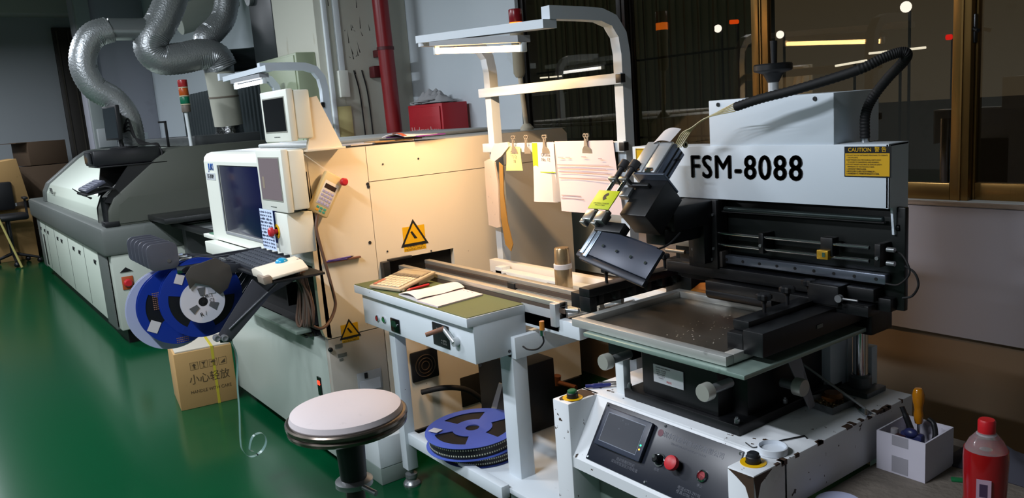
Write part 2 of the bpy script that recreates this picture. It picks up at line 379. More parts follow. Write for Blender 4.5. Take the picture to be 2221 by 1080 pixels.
# sloped control panel
o0 = Vector((ps, 1.436, .503)); up = Vector((0, .112, .169)).normalized(); ux = Vector((1, 0, 0)); nn = ux.cross(up)
L0 = A(1300, 960, y=1.46).x - ps
pw, ph = .50, .178
F = frame(o0 + ux*.055 + up*.012 + nn*.002, ux, up)
cp = MB().box(0, pw, 0, ph, 0, .003, .0012, F).obj('control_panel', mat('dark_blue_panel', '151a26', .35, var=.2, vs=30), P)
def FP(u, v, h=.003): return F @ Vector((u, v, h))
sc = MB().box(.02, .205, .05, .165, .003, .017, .004, F).obj('touch_screen_bezel', mat('bezel_blue_grey', '2b3242', .4), cp)
MB().box(.036, .186, .064, .152, .017, .0176, 0, F).obj('screen_line', mat('bezel_line', '6b7382', .4), cp)
MB().box(.038, .184, .066, .150, .0172, .0182, 0, F).obj('touch_screen', mat('smudged_screen', '30343d', .22, var=.8, vs=45, col2='565b66'), cp)
MB().sph(FP(.193, .095, .0175), .0025, 8).obj('green_light', mat('green_led', '20ff80', emis=6), cp, 'lit green indicator')
MB().sph(FP(.193, .083, .0175), .0025, 8).obj('amber_light', mat('amber_led', 'ffa030', emis=4), cp, 'lit amber indicator')
k = MB().lathe(FP(.262, .078), nn, [(.0185, 0), (.0185, .004), (.0155, .004), (.0155, .001)], 32).obj('selector_ring', chrome, cp)
MB().lathe(FP(.262, .078), nn, [(.0145, 0), (.0145, .006), (.011, .012), (.011, .022), (.008, .025), (0, .025)], 24).obj('selector_knob', black_g, cp)
MB().cyl(FP(.257, .082, .02), FP(.257, .082, .0285), .007, .005).obj('knob_cap', chrome, cp)
MB().cyl(FP(.322, .083), FP(.322, .083, .02), .013).obj('stop_button_stem', black_p, cp)
MB().lathe(FP(.322, .083, .018), nn, [(.0135, 0), (.0195, .004), (.0205, .010), (.0195, .017), (.012, .0205), (0, .021)], 32).obj('stop_button', mat('red_mushroom', 'b5202a', .45), cp, 'large red mushroom stop button')
MB().lathe(FP(.41, .082), nn, [(.016, 0), (.016, .006), (.012, .009), (.012, .005)], 32).obj('button_ring', chrome, cp)
MB().cyl(FP(.41, .082), FP(.41, .082, .008), .012, n=28).obj('push_button', mat('dark_red_button', '8e1c26', .35), cp)
for u, v in ((.008, .17), (.24, .17), (.493, .17), (.008, .008), (.24, .008), (.493, .008)): MB().cyl(FP(u, v, .003), FP(u, v, .006), .0042, .003, n=12).obj('screw', chrome, cp)
lt = mat('faint_panel_print', '4b4e58', .5); 
text('lettering', '深圳市首泰迈自动化有限公司', .0175, FP(.338, .147, .0032), ux, up, lt, cp, ext=.0002)
text('lettering', 'SHENZHEN AUTOMATION CO.,LTD', .0075, FP(.338, .131, .0032), ux, up, lt, cp, ext=.0002)
text('lettering', '自动锡膏印刷机\n深圳市宝安区沙井街道', .0105, FP(.15, .030, .0032), ux, up, lt, cp, ext=.0002)
text('lettering', '电话:0755-29105\n传真:0755-29106', .011, FP(.385, .026, .0032), ux, up, lt, cp, ext=.0002)
text('lettering', '停止', .009, FP(.41, .056, .0032), ux, up, lt, cp, ext=.0002)
text('lettering', '启动', .009, FP(.262, .051, .0032), ux, up, lt, cp, ext=.0002)
MB().cyl(FP(.232, .148, .0032), FP(.232, .148, .0036), .010, n=24).obj('emblem', mat('emblem_red', '5c2a38', .5), cp)
# palm buttons on the pillars
for x, y, capm, lab in ((-1.797, 1.475, mat('green_cap', '1d5a35', .4), 'green capped palm button'), (-1.145, 1.488, mat('dark_cap', '23262b', .35), 'black capped palm button')):
    q = MB().lathe((x, y, BZ), (0, 0, 1), [(.031, 0), (.031, .0018), (.019, .0018), (.019, 0)], 36).obj('yellow_ring', yellow_l, P)
    MB().lathe((x, y, BZ), (0, 0, 1), [(.0175, 0), (.0175, .016), (.0155, .018)], 28).obj('button_body', black_p, q)
    MB().lathe((x, y, BZ+.016), (0, 0, 1), [(.015, 0), (.0145, .008), (.011, .0105), (0, .011)], 28).obj('button_cap', capm, q, lab)
# platform body
MB().box(-1.66, -1.29, 1.66, 2.02, .695, .872, .004).box(-1.685, -1.262, 1.585, 2.06, BZ, .70, .003).box(-1.62, -1.34, 1.60, 2.0, .70, .868, .004).obj('lift_body', black_m, P)
for x, y in ((-1.675, 1.60), (-1.28, 1.60), (-1.28, 2.0), (-1.275, 1.8)): MB().cyl((x, y, .70), (x, y, .712), .007, n=6).cyl((x, y, .712), (x, y, .717), .004, n=10).obj('bolt', steel, P)
pt = A(1420, 847, y=1.598)
nm = MB().box(pt.x, A(1485, 880, y=1.598).x, 1.596, 1.599, .747, .800, .0008).obj('rating_plate', mat('silver_label', 'c9ccd0', .35, .3), P)
text('lettering', 'SOLDER PASTE PRINTER', .0052, (pt.x+.038, 1.5955, .793), (1, 0, 0), (0, 0, 1), ink, nm, ext=.0001)
text('lettering', 'MODEL  FSM-8088\nPOWER  AC220V\nAIR  0.4-0.6MPa\nDATE  2017.6\nWEIGHT', .0050, (pt.x+.030, 1.5955, .774), (1, 0, 0), (0, 0, 1), inkb, nm, ext=.0001, lsp=1.15)
text('lettering', 'MAX', .009, (pt.x+.060, 1.5955, .756), (1, 0, 0), (0, 0, 1), red_pl, nm, ext=.0001)
def dial(c, ax, r=.021, l=.05):
    c = Vector(c); ax = Vector(ax).normalized()
    q = MB().cyl(c - ax*l, c - ax*.024, r*.55).obj('dial_shaft', steel, P)
    MB().lathe(c - ax*.026, ax, [(r, 0), (r, .022), (r*.93, .026), (0, .026)], 32).obj('dial_knob', mat('satin_knob', 'b3b3ab', .4, .5), q)
dial((-1.668, 1.49, .808), (0, -1, 0), .0235, .11); dial((-1.298, 1.49, .808), (0, -1, 0), .0235, .11)
dial(A(1745, 842, x=-1.20), (1, 0, 0), .024, .07)
MB().box(-1.76, -1.66, 1.60, 1.64, .79, .83).box(-1.72, -1.66, 1.66, 1.9, .80, .86, .002).obj('side_block', black_m, P)
MB().box(-1.735, -1.70, 1.60, 1.63, .672, .80, .002).obj('white_bracket', white_p, P)
# lower table plate with greenish lip
MB().box(-1.745, -1.165, 1.488, 2.02, .874, .886, .002).obj('table_plate', mat('plate_edge_green', '8ea39a', .35, .5, var=.2, vs=20), P)
# clamp rails (black, left and right) with slotted feet
def rail(x0, x1, y0, y1, lab=None):
    q = MB().box(x0, x1, y0, y1, .955, .982, .003).box(x0, x1, y0+.0, y0+.03, .905, .955, .003)
    for i in range(6): yy = y0 + .05 + i*(y1-y0-.1)/5; q.box(x0+.012, x1-.012, yy, yy+.022, .925, .956, .002)
    return q.obj('clamp_rail', black_m, P)
RL = rail(-1.885, -1.835, 1.60, 2.06); 
RR = rail(-1.285, -1.235, 1.60, 2.06)
MB().box(-1.235, -1.175, 1.575, 2.13, .905, .968, .003).box(-1.285, -1.235, 1.575, 1.63, .89, .955, .003).obj('side_arm', black_m, P)
MB().box(-1.95, -1.887, 1.62, 2.13, .905, .955, .003).obj('side_arm', black_m, P)
MB().box(-1.1745, -1.173, 1.80, 1.825, .93, .94).obj('arm_sticker', mat('grey_sticker', '6f6f6a', .6), P)
for x, ys in ((-1.862, (1.70, 1.79, 1.88, 1.97)), (-1.262, (1.70, 1.80, 1.90, 1.99))):
    for y in ys: knob_bm((x, y, .98), .0195 if x > -1.5 else .0165, .018, .030).obj('clamp_knob', black_p, P)
MB().cyl((-1.262, 1.67, .945), (-1.262, 1.60, .925), .004).obj('tie_wire', mat('teal_wire', '3f8f80', .4), P)
# rear: columns, posts, end blocks
for x in (-1.217, -1.86):
    MB().cyl((x, 2.08, .69), (x, 2.08, 1.36), .0205, n=28).obj('guide_post', chrome, P)
    MB().box(x-.05, x+.05, 2.03, 2.13, BZ, .688, .003).lathe((x, 2.08, .688), (0, 0, 1), [(.030, 0), (.030, .03), (.026, .036)], 28).obj('post_flange', mat('grey_flange', '5d6468', .4, .6), P)
MB().box(-1.25, -1.155, 2.03, 2.14, .86, 1.04, .006).obj('end_block', black_m, P); MB().box(-1.92, -1.80, 2.03, 2.14, .86, 1.0, .006).obj('end_block', black_m, P)
MB().box(-1.60, -1.26, 2.085, 2.11, BZ, 1.3).box(-1.30, -1.262, 2.0, 2.085, BZ, .90, .002).box(-1.25, -1.2, 2.11, 2.14, BZ, .80, .002).obj('rear_column', mat('cool_white_column', 'b6c0c8', .45), P)
MB().box(-1.6, -1.3, 2.03, 2.08, BZ, .9).obj('rear_housing', black_m, P)
# main black back plate
YP = 1.965
MB().box(-1.80, -1.03, YP, YP+.018, .965, 1.235, .003).box(-1.80, -1.60, YP-.004, YP, 1.0, 1.25).obj('back_plate', mat('black_green_plate', '0a0f0e', .38, .2, var=.3, vs=10), P)
MB().box(-1.80, -1.085, YP-.05, YP, .99, 1.025, .003).box(-1.62, -1.085, YP-.075, YP-.02, .955, .985, .003).box(-1.16, -1.05, YP-.03, YP, .965, 1.0, .003).box(-1.25, -1.16, YP-.09, YP-.03, .975, 1.03, .004).obj('lower_beam', black_m, P)
MB().cyl((-1.62, YP-.05, .948), (-1.38, YP-.05, .948), .024, n=20).obj('motor', black_p, P)
MB().cyl((-1.155, YP-.092, 1.0), (-1.10, YP-.10, 1.003), .003).cyl((-1.155, YP-.088, 1.0), (-1.155, YP-.1, 1.0), .010).obj('lever', steel, P)
# guide rods and stops
for z in (1.133, 1.098): MB().cyl((-1.63, YP-.045, z), (-1.10, YP-.045, z+.0), .0048, n=12).obj('guide_rod', chrome, P)
for px in (1652, 1905): xx = A(px, 525, y=YP-.05).x; q = MB().box(xx-.008, xx+.008, YP-.055, YP, 1.086, 1.146, .002).obj('rod_bracket', black_m, P); MB().cyl((xx, YP-.0555, 1.11), (xx, YP-.059, 1.11), .005, n=10).obj('bracket_screw', steel, q)
xx = A(1793, 530, y=YP-.05).x
MB().box(xx-.018, xx+.018, YP-.052, YP-.02, 1.10, 1.15, .002).obj('stop_block', black_m, P)
q = MB().box(xx-.022, xx+.012, YP-.064, YP-.048, 1.092, 1.117, .002).obj('sensor', mat('gold_sensor', 'b08a2a', .35, .6), P)
MB().box(xx-.004, xx+.004, YP-.066, YP-.063, 1.10, 1.112).obj('sensor_clip', chrome, q)
xx = A(1912, 545, y=YP-.05).x
for z in (1.133, 1.098): MB().cyl((xx+.012, YP-.045, z), (xx+.032, YP-.045, z), .0065, n=12).obj('rod_end', steel, P)
MB().tube([(xx+.02, YP-.03, 1.128), (xx+.05, YP-.04, 1.12), (xx+.07, YP-.045, 1.08), (xx+.04, YP-.04, 1.045), (xx+.0, YP-.03, 1.04)], .0025).obj('sensor_cable', rubber, P)
MB().tube([(-1.03, YP+.0, 1.085), (-1.005, YP, 1.07), (-.995, YP, 1.04), (-1.01, YP, 1.01), (-1.035, YP, 1.0)], .003).obj('loop_cable', rubber, P)
# linear rail
lr = MB().box(-1.60, -1.065, YP-.03, YP-.004, 1.036, 1.062, .003).obj('linear_rail', mat('rail_steel', '6f7682', .3, .8), P)
for i in range(9): MB().cyl((-1.57+i*.06, YP-.0315, 1.049), (-1.57+i*.06, YP-.0295, 1.049), .0045, n=12).obj('rail_hole', darkvoid, lr)
MB().box(-1.605, -1.575, YP-.045, YP, 1.025, 1.075, .003).obj('rail_stop', mat('rail_stop_grey', '3c3734', .4), P)
MB().cyl((-1.575, YP-.025, 1.205), (-1.075, YP-.025, 1.205), .0085, n=12).obj('upper_shaft', mat('dark_shaft', '3d4646', .25, .8), P)
MB().box(-1.62, -1.07, YP-.03, YP-.018, 1.196, 1.2).obj('belt', rubber, P)
# top beam cover
bc = MB()
bc.box(-1.945, -1.053, 1.925, 1.932, 1.236, 1.398, .0015).box(-1.945, -1.053, 1.932, 2.02, 1.391, 1.398, .0015)
bc.poly([(-1.053, 1.925, 1.398), (-1.053, 2.02, 1.398), (-1.053, 2.02, 1.20), (-1.053, 1.985, 1.165), (-1.053, 1.955, 1.165), (-1.053, 1.945, 1.236), (-1.053, 1.925, 1.236)], (-.006, 0, 0))
bc.box(-1.945, -1.939, 1.93, 2.02, 1.236, 1.392)
bc = bc.obj('beam_cover', mat('cool_white_cover', 'ccd6df', .4, var=.08, vs=4), P)
MB().cyl((-1.053, 1.968, 1.182), (-1.044, 1.968, 1.182), .009, n=16).obj('cover_bolt', black_g, bc)
text("lettering", "FSM-8088", .098, ((A(1492, 365, y=1.925).x + A(1748, 365, y=1.925).x)/2, 1.9245, A(1620, 366, y=1.925).z), (1, 0, 0), (0, 0, 1), ink, bc, bold=.0034, sx=.92, sp=1.12, ext=.0004)
# caution sign
x0, x1 = A(1832, 350, y=1.925).x, A(1933, 350, y=1.925).x; z1 = A(1832, 318, y=1.925).z; z0 = A(1832, 383, y=1.925).z
q = MB().box(x0, x1, 1.9235, 1.925, z0, z1).obj('caution_sign', mat('black_label', '141414', .4), bc)
MB().box(x0+.003, x1-.003, 1.9228, 1.9236, z0+.003, z1-.017).obj('sign_field', mat('caution_yellow', 'c79a10', .45), q)
text('lettering', 'CAUTION  警 告', .014, ((x0+x1)/2, 1.9228, z1-.0085), (1, 0, 0), (0, 0, 1), yellow_l, q, ext=.0002)
text('lettering', '1.DO NOT ALLOW UNTRAINED PERSONNEL TO OPERATE\n   THIS MACHINE.\n2.KEEP FINGERS AND MECHANICAL PARTS AWAY\n   TO AVOID TO DANGEROUS AND RUNNING.\n3.DO NOT MODIFY MACHINE OR REMOVE SAFETY\n   PERMISSION OF THE MANUFACTURER.\n1.未经培训者不得操作本机器。\n2.操作时注意安全,避免手指及其他物品进入。\n3.未经制造商许可,不得擅自改动机器及安全装置。', .0049, (x0+.006, 1.9224, (z0+z1)/2-.007), (1, 0, 0), (0, 0, 1), ink, q, align='LEFT', ext=.0001, lsp=1.2, sx=.86)
# warning sign at the left end (red ring and bar)
x0, x1 = A(1380, 350, y=1.925).x, A(1432, 350, y=1.925).x; z1 = A(1385, 322, y=1.925).z; z0 = z1 - .07
q = MB().box(x0, x1, 1.9235, 1.925, z0, z1).obj('warning_sign', yellow_l, bc)
MB().box(x0+.003, x1-.003, 1.9230, 1.9236, z0+.003, z0+.0045).box(x0+.003, x1-.003, 1.9230, 1.9236, z1-.0045, z1-.003).box(x0+.003, x0+.0045, 1.9230, 1.9236, z0, z1).obj('sign_border', ink, q)
MB().lathe((x0+.040, 1.923, (z0+z1)/2), (0, -1, 0), [(.022, -.0005), (.022, .0005), (.0185, .0005), (.0185, -.0005)], 32).obj('ring_symbol', ink, q)
MB().box(-.022, .022, -.002, .002, 0, .001, 0, frame((x0+.040, 1.922, (z0+z1)/2), (1, 0, 1), (-1, 0, 1))).obj('slash_symbol', red_pl, q)
# top housing
th = MB().box(A(1534, 220, y=1.925).x, A(1806, 210, y=1.925).x, 1.93, 2.15, 1.392, 1.533, .003).obj('top_housing', mat('cool_white_cover', 'ccd6df'), P)
for px, py in ((1558, 227), (1768, 214)): MB().cyl(A(px, py, y=1.93), A(px, py, y=1.93)+Vector((0, -.003, 0)), .006, n=12).obj('housing_screw', dsteel, th)
# handwheel
hw = A(1677, 172, y=2.04); hx, hz = hw.x, 1.60
MB().cyl((hx, 2.04, 1.53), (hx, 2.04, hz-.01), .015, n=20).obj('wheel_shaft', alu, P)
hwp = MB().lathe((hx, 2.04, hz-.015), (0, 0, 1), [(.016, -.012), (.022, 0), (.03, .014), (.052, .02), (.055, .024), (.055, .038), (.052, .042), (.03, .042), (0, .042)], 40).obj('handwheel', black_p, P)
MB().cyl((hx+.018, 2.02, hz+.026), (hx+.018, 2.02, hz+.09), .0085, .0105, n=16).obj('wheel_grip', black_p, hwp)
# hose over the top: corrugated black, from chrome stub down to head tubes
hs = [A(1876, 300, y=2.0), A(1877, 250, y=2.0), A(1893, 212, y=2.0), A(1925, 170, y=1.98), A(1960, 133, y=1.95), A(1966, 116, y=1.93), A(1950, 114, y=1.92), A(1915, 126, y=1.90), A(1870, 148, y=1.88), A(1800, 172, y=1.86), A(1720, 196, y=1.84), A(1650, 214, y=1.83), A(1595, 232, y=1.82)]
MB().tube(hs, .0125, n=14, sub=14, rib=.06).obj('cable_hose', rubber, P)
MB().cyl((hs[0].x, 2.0, 1.39), (hs[0].x, 2.0, hs[0].z+.01), .0115, n=20).obj('hose_stub', chrome, P)
tubes_m = mat('clear_yellow_tube', 'c9bd8e', .25, trans=.3)
for i in range(5):
    dx = (i-2)*.0055; e = A(1462+i*3.5, 305, y=1.80)
    MB().tube([hs[-1]+Vector((0.0, 0, dx)), A(1545, 245+i*2, y=1.82)+Vector((0, dx*2, dx)), A(1505, 268+i*3, y=1.815)+Vector((0, dx, dx)), A(1478+i*3, 290+i*2, y=1.81), e+Vector((0, 0, -.02))], (.0017), n=8).obj('air_tube', tubes_m, P)
# carriage and flipped-up squeegee head
MB().box(-1.70, -1.585, YP-.055, YP-.004, 1.02, 1.235, .003).box(-1.655, -1.605, YP-.09, YP-.05, 1.04, 1.20, .003).box(-1.76, -1.6, YP-.03, YP, .97, 1.05, .003).obj('carriage', black_m, P)
for dx, z in ((-.02, 1.16), (-.02, 1.10), (.008, 1.085), (-.075, 1.075), (-.04, 1.055), (0, 1.05), (.008, 1.19)): MB().cyl((-1.605+dx, YP-.054, z), (-1.605+dx, YP-.060, z), .0045, n=10).obj('carriage_screw', steel, P)
MB().box(-1.79, -1.705, YP-.035, YP-.01, 1.075, 1.095, .002).cyl((-1.80, YP-.05, 1.06), (-1.72, YP-.05, 1.06), .006).cyl((-1.80, YP-.05, 1.14), (-1.74, YP-.05, 1.14), .004).obj('carriage_latch', mat('cream_latch', '8f8474', .4, .4), P)
T = Vector((-1.672, 1.80, 1.411)); a = Vector((0, -.728, -.686)); n_ = Vector((0, -.686, .728))   # a: towards blades; n_: up-front normal
F = frame(T, (1, 0, 0), -a)   # local x = X, y = -a (up the axis), z = normal
# orientation check: frame gives n = ux x uy
sgn = 1 if (F.to_3x3() @ Vector((0, 0, 1))).dot(n_) > 0 else -1
def HB(m_, x0, x1, s0, s1, h0, h1, b=.002):
    z0, z1 = (h0, h1) if sgn > 0 else (-h1, -h0)
    return m_.box(x0, x1, -s1, -s0, z0, z1, b, F)
def HP(x, s, h): return F @ Vector((x, -s, h*sgn))
ax = HP(0, 1, 0) - HP(0, 0, 0); nx_ = HP(0, 0, 1) - HP(0, 0, 0)
for i, x0 in enumerate((-.072, -.018)):
    q = HB(MB(), x0, x0+.048, -.005, .115, -.04, .012).obj('air_cylinder', alu, P)
    HB(MB(), x0+.012, x0+.036, .10, .118, .012, .014, 0).obj('cylinder_foot', chrome, q)
    for dx in (.012, .036): MB().cyl(HP(x0+dx, .108, .012), HP(x0+dx, .108, .0145), .004, n=10).obj('port', mat('brown_port', '6a4a30', .4), q)
    HB(MB(), x0+.018, x0+.03, 0, .09, .0122, .0126, 0).obj('slot', dsteel, q) if i == 3 else None
q = HB(MB(), .030, .040, -.002, .122, -.045, .006).obj('cylinder_side', mat('slotted_profile', '5b6270', .3, .8), P)
for h in (-.030, -.012): HB(MB(), .0402, .0408, 0, .12, h-.003, h+.003, 0).obj('profile_slot', darkvoid, q)
for s_ in (.03, .10): MB().cyl(HP(.04, s_, -.03), HP(.052, s_, -.03), .003, n=10).obj('fitting', black_p, q)
HB(MB(), -.045, .075, .118, .126, -.07, .014).obj('mount_plate', mat('blue_grey_plate', '5a6270', .35, .6), P)
HB(MB(), -.03, .075, .126, .26, -.10, -.01, .003).obj('head_body', black_m, P)
MB().box(-1.72, -1.60, 1.74, 1.925, 1.16, 1.235, .006).box(-1.70, -1.62, 1.72, 1.90, 1.12, 1.17, .006).obj('head_arm', black_m, P)
for i, x in enumerate((-.10, -.055)):
    q = MB().cyl(HP(x, .085, .02), HP(x, .112, .02), .0155, n=20).cyl(HP(x, .11, .02), HP(x, .15, .02), .009, .0075, n=16).obj('rod_cap', mat('charcoal_cap', '2e2d30', .55), P)
    MB().cyl(HP(x, .15, .018), HP(x, .24, .018), .0065, n=14).obj('rod', chrome, q)
    HB(MB(), x-.018, x+.016, .15, .162, .004, .032).obj('rod_collar', mat('collar_grey', '7b7c7a', .35, .8), q)
HB(MB(), -.055, .03, .150, .162, -.02, .006).obj('cross_bar', dsteel, P)
HB(MB(), -.07, -.03, .165, .20, -.02, .0, .003).obj('clevis', steel, P)
lb = HB(MB(), -.125, -.035, .205, .275, .026, .029, .0005).obj('green_label', mat('lime_label', 'b9c414', .5), P)
text('lettering', 'CAUTION CYLINDER\nPINCH POINT', .007, HP(-.08, .258, .0292), (1, 0, 0), -ax, ink, lb, ext=.0001)
q = MB()
q.poly([HP(-.083, .217, .0293), HP(-.076, .214, .0293), (HP(-.070, .222, .0293)), HP(-.078, .229, .0293), HP(-.070, .236, .0293), HP(-.080, .243, .0293), HP(-.088, .234, .0293), HP(-.089, .224, .0293)], nx_*.0003)
q.obj('hand_symbol', ink, lb)
for x in (-.105, -.055): 
    q = HB(MB(), x-.02, x+.018, .28, .315, .0, .028, .003); HB(q, x-.026, x-.006, .31, .325, .0, .024, .002); HB(q, x+.0, x+.016, .27, .285, .006, .022, .003)
    q.obj('blade_clamp', mat('clamp_grey', '8f918e', .35, .8), P)
HB(MB(), -.075, .035, .30, .335, -.025, .005, .003).obj('blade_holder', black_m, P)
# blade holders: yawed and rolled so the right end hangs lower
Bc = Vector((-1.598, 1.530, 1.128))
FB = Matrix.Translation(Bc) @ Matrix.Rotation(math.radians(9), 4, 'Y') @ Matrix.Rotation(math.radians(-4), 4, 'Z')
ay = Vector((0, -.62, -.785)); ny = Vector((1, 0, 0)).cross(ay); 
R2 = Matrix((Vector((1, 0, 0)), ay, Vector((1, 0, 0)).cross(ay))).transposed().to_4x4()
FB = FB @ R2   # local: x along blade, y down the blade, z normal (towards the back/below or front)
zs = 1 if (FB.to_3x3() @ Vector((0, 0, 1))).y < 0 else -1
def BB(m_, x0, x1, s0, s1, h0, h1, b=.002):
    z0, z1 = (h0, h1) if zs > 0 else (-h1, -h0)
    return m_.box(x0, x1, s0, s1, z0, z1, b, FB)
navy = mat('navy_grey_blade', '2f3441', .4, .3, var=.15, vs=12)
blm = mat('bright_blade_end', '8b98a6', .3, .8)
for k, (h, s) in enumerate(((.0, 0.0), (-.03, -.012))):
    off = -.055*k
    q = BB(MB(), -.125+off, .125+off, -.050+s, .040+s, h-.006, h+.006).obj('squeegee_blade', navy, P)
    BB(MB(), -.142+off, -.125+off, -.062+s, .050+s, h-.010, h+.008).obj('blade_end', blm, q)
    BB(MB(), -.155+off, .125+off, .040+s, .062+s, h-.012, h+.004, .004).obj('blade_lip', mat('dark_lip', '1d212b', .4, .3), q)
    if k == 0:
        pass
    for i in range(4):
        u = -.085 + i*.06; hh = h+.006
        MB().cyl(FB @ Vector((u+off, .0+s, hh*zs)), FB @ Vector((u+off, .0+s, (hh+.004)*zs)), .0045, n=10).obj('blade_screw', chrome, q)
MB().tube([A(1415, 545, y=1.60), A(1450, 530, y=1.66), A(1475, 505, y=1.75)], .003).obj('thin_cable', rubber, P)
# paper tab tied on the cylinders
MB().grid(lambda u, v: HP(-.045+.075*u, -.055+.06*v, .004+.014*math.sin(u*2.6)+.01*v), 8, 4, .0006).obj('paper_flag', paper, P)
MB().lathe(HP(.045, -.02, -.02), (1, 0, 0), [(.010, 0), (.010, .004), (.005, .004), (.005, 0)], 20).obj('eyelet', mat('olive_eyelet', '6e674a', .4, .7), P)
# wheel glimpsed under the beam
MB().cyl((A(1722, 470, y=2.05).x, 2.04, 1.205), (A(1722, 470, y=2.05).x, 2.05, 1.205), .035, n=32).obj('pulley', mat('pale_pulley', 'aab0b4', .5), P)

# ---- stencil frame lying in the clamps
S = thing('solder_stencil', 'aluminium framed metal stencil sheet clamped flat in the white printing machine', 'stencil', (-1.53, 1.74, .889))
x0, x1, y0, y1, z0, z1 = -1.815, -1.232, 1.505, 1.985, .889, .914
f = .03
MB().box(x0, x1, y0, y0+f, z0, z1, .002).box(x0, x1, y1-f, y1, z0, z1, .002).box(x0, x0+f, y0+f, y1-f, z0, z1, .002).box(x1-f, x1, y0+f, y1-f, z0, z1, .002).obj('frame', alu_d, S)
MB().box(x0+f, x1-f, y0+f, y1-f, z0+.003, z0+.0045).obj('mesh_sheet', mat('stencil_steel', '77736c', .33, .85, var=.3, vs=9), S)
q = MB()
for i in range(70):
    x = random.uniform(-1.55, -1.33); y = random.uniform(1.60, 1.9); l = random.uniform(.001, .004); q.box(x, x+l, y, y+l*.7, z0+.0045, z0+.0049)
q.obj('apertures', mat('bright_aperture', 'b9b4a8', .4), S)['kind'] = 'stuff'
# ---- workbench / link conveyor
T_ = thing('link_conveyor', 'white workbench style link conveyor with green top, control box, rails and lower shelf', 'conveyor', (-2.5, 1.7, 0))
X0, X1, Y0, Y1, Z0, Z1 = -3.10, -2.222, 1.395, 1.63, .70, .87
m = MB().box(X0+.02, X1, Y0+.012, Y1, Z0, Z1-.03, .003).box(X0, X1+.001, Y0-.012, Y1, Z1-.035, Z1-.002, .002)
m.obj('control_box', white_tab, T_)
MB().box(X0+.003, X1-.002, Y0-.009, Y1-.002, Z1-.002, Z1+.0005).obj('green_mat', mat('olive_green_mat', '55603c', .6, var=.2, vs=9), T_)
for px, py in ((1041, 792), (1105, 762)): 
    p = A(px, py, x=X1); MB().cyl(p, p+Vector((.002, 0, 0)), .006, n=14).obj('box_screw', dsteel, T_)
YF = Y0 + .012
for px, py, c, lab in ((820, 690, mat('red_lamp', '8a1f24', .3), 'red push button'), (834, 693, mat('green_lamp', '1d6a35', .3), 'green push button')):
    p = A(px, py, y=YF); q = MB().lathe(p, (0, -1, 0), [(.0135, 0), (.0135, .006), (.0105, .008), (.0105, .004)], 28).obj('button_ring', chrome, T_)
    MB().cyl(p, p+Vector((0, -.0065, 0)), .0102).obj('button_cap', c, q, lab)
p = A(860, 706, y=YF); q = MB().box(p.x-.04, p.x+.03, YF-.006, YF, p.z-.028, p.z+.028, .002).obj('display_module', black_g, T_)
MB().box(p.x-.033, p.x+.006, YF-.0065, YF-.006, p.z-.006, p.z+.018).obj('digits_window', mat('dark_green_display', '1d3328', .2), q)
MB().cyl((p.x+.018, YF-.0065, p.z+.005), (p.x+.018, YF-.012, p.z+.005), .004).obj('small_dial', chrome, q)
p = A(957, 727, y=YF); q = MB().box(p.x-.055, p.x+.058, YF-.004, YF, p.z-.043, p.z+.043, .002).obj('speed_plate', mat('black_plate', '17181a', .4), T_)
text('lettering', 'WIDTH', .012, (p.x-.005, YF-.0045, p.z+.022), (1, 0, 0), (0, 0, 1), mat('plate_print', '7d7d78', .5), q, ext=.0002)
text('lettering', '→ OPEN\n← CLOSE', .010, (p.x+.022, YF-.0045, p.z-.022), (1, 0, 0), (0, 0, 1), mat('plate_print', '7d7d78', .5), q, ext=.0002)
c = A(993, 740, y=YF); MB().cyl(c, c+Vector((0, -.02, 0)), .016).obj('crank_hub', alu, T_)
MB().cyl(c+Vector((0, -.016, 0)), c+Vector((-.048, -.026, .045)), .0085, n=14).obj('crank_arm', alu, T_)
MB().cyl(c+Vector((-.046, -.024, .043)), c+Vector((-.075, -.085, .028)), .0095, .008, n=16).obj('crank_handle', mat('brown_grip', '7e5a48', .5), T_)
# frame legs, shelf and rails below the top
LX0, LX1 = -2.93, -2.14
def leg(x, y, s=.05): return MB().box(x, x+s, y, y+s, .075, .86, .003)
leg(-2.93, 1.44).obj('leg', white_tab, T_); MB().box(-2.30, -2.222, 1.56, 1.625, .075, .70, .003).obj('leg', white_tab, T_)
leg(-2.93, 2.0).obj('leg', white_tab, T_); leg(-1.98, 2.0).obj('leg', white_tab, T_)
for x, y in ((-2.905, 1.465), (-2.905, 2.025), (-1.955, 2.025), (-2.26, 1.592)):
    MB().lathe((x, y, 0), (0, 0, 1), [(.038, 0), (.038, .008), (.03, .02), (.022, .024), (.022, .032), (.026, .034), (.026, .05), (.02, .052), (.012, .056), (.012, .078), (0, .078)], 24).obj('levelling_foot', steel, T_)
sh = MB().box(-2.88, -1.95, 1.49, 2.04, .205, .225, .002).box(-2.9, -2.2, 1.455, 1.49, .19, .24, .003).box(-2.9, -1.97, 2.02, 2.04, .19, .24)
sh.obj('lower_shelf', white_tab, T_)
fr = MB().box(-2.93, -1.93, 2.0, 2.05, .79, .845, .003).box(-2.96, -1.93, 1.63, 1.66, .79, .845, .003).box(-2.25, -2.2, 1.56, 2.05, .685, .765, .003)
fr.obj('top_frame', white_tab, T_)
for x in (-2.75, -2.55, -2.36, -2.2, -2.06): MB().box(x-.045, x+.045, 1.66, 2.0, .80, .812, .001).obj('cross_slat', white_tab, T_)
def crail(y, x0, x1, w=.028):
    q = MB().box(x0, x1, y, y+w, .885, .902, .0015).box(x0, x1, y+.004, y+w-.004, .860, .885).box(x0, x1, y-.002, y+w, .845, .862, .001)
    return q.obj('conveyor_rail', mat('rail_aluminium', 'c4bfb4', .38, .7, var=.1, vs=20), T_)
crail(1.775, -3.17, -1.99); crail(1.635, -3.16, -2.03)
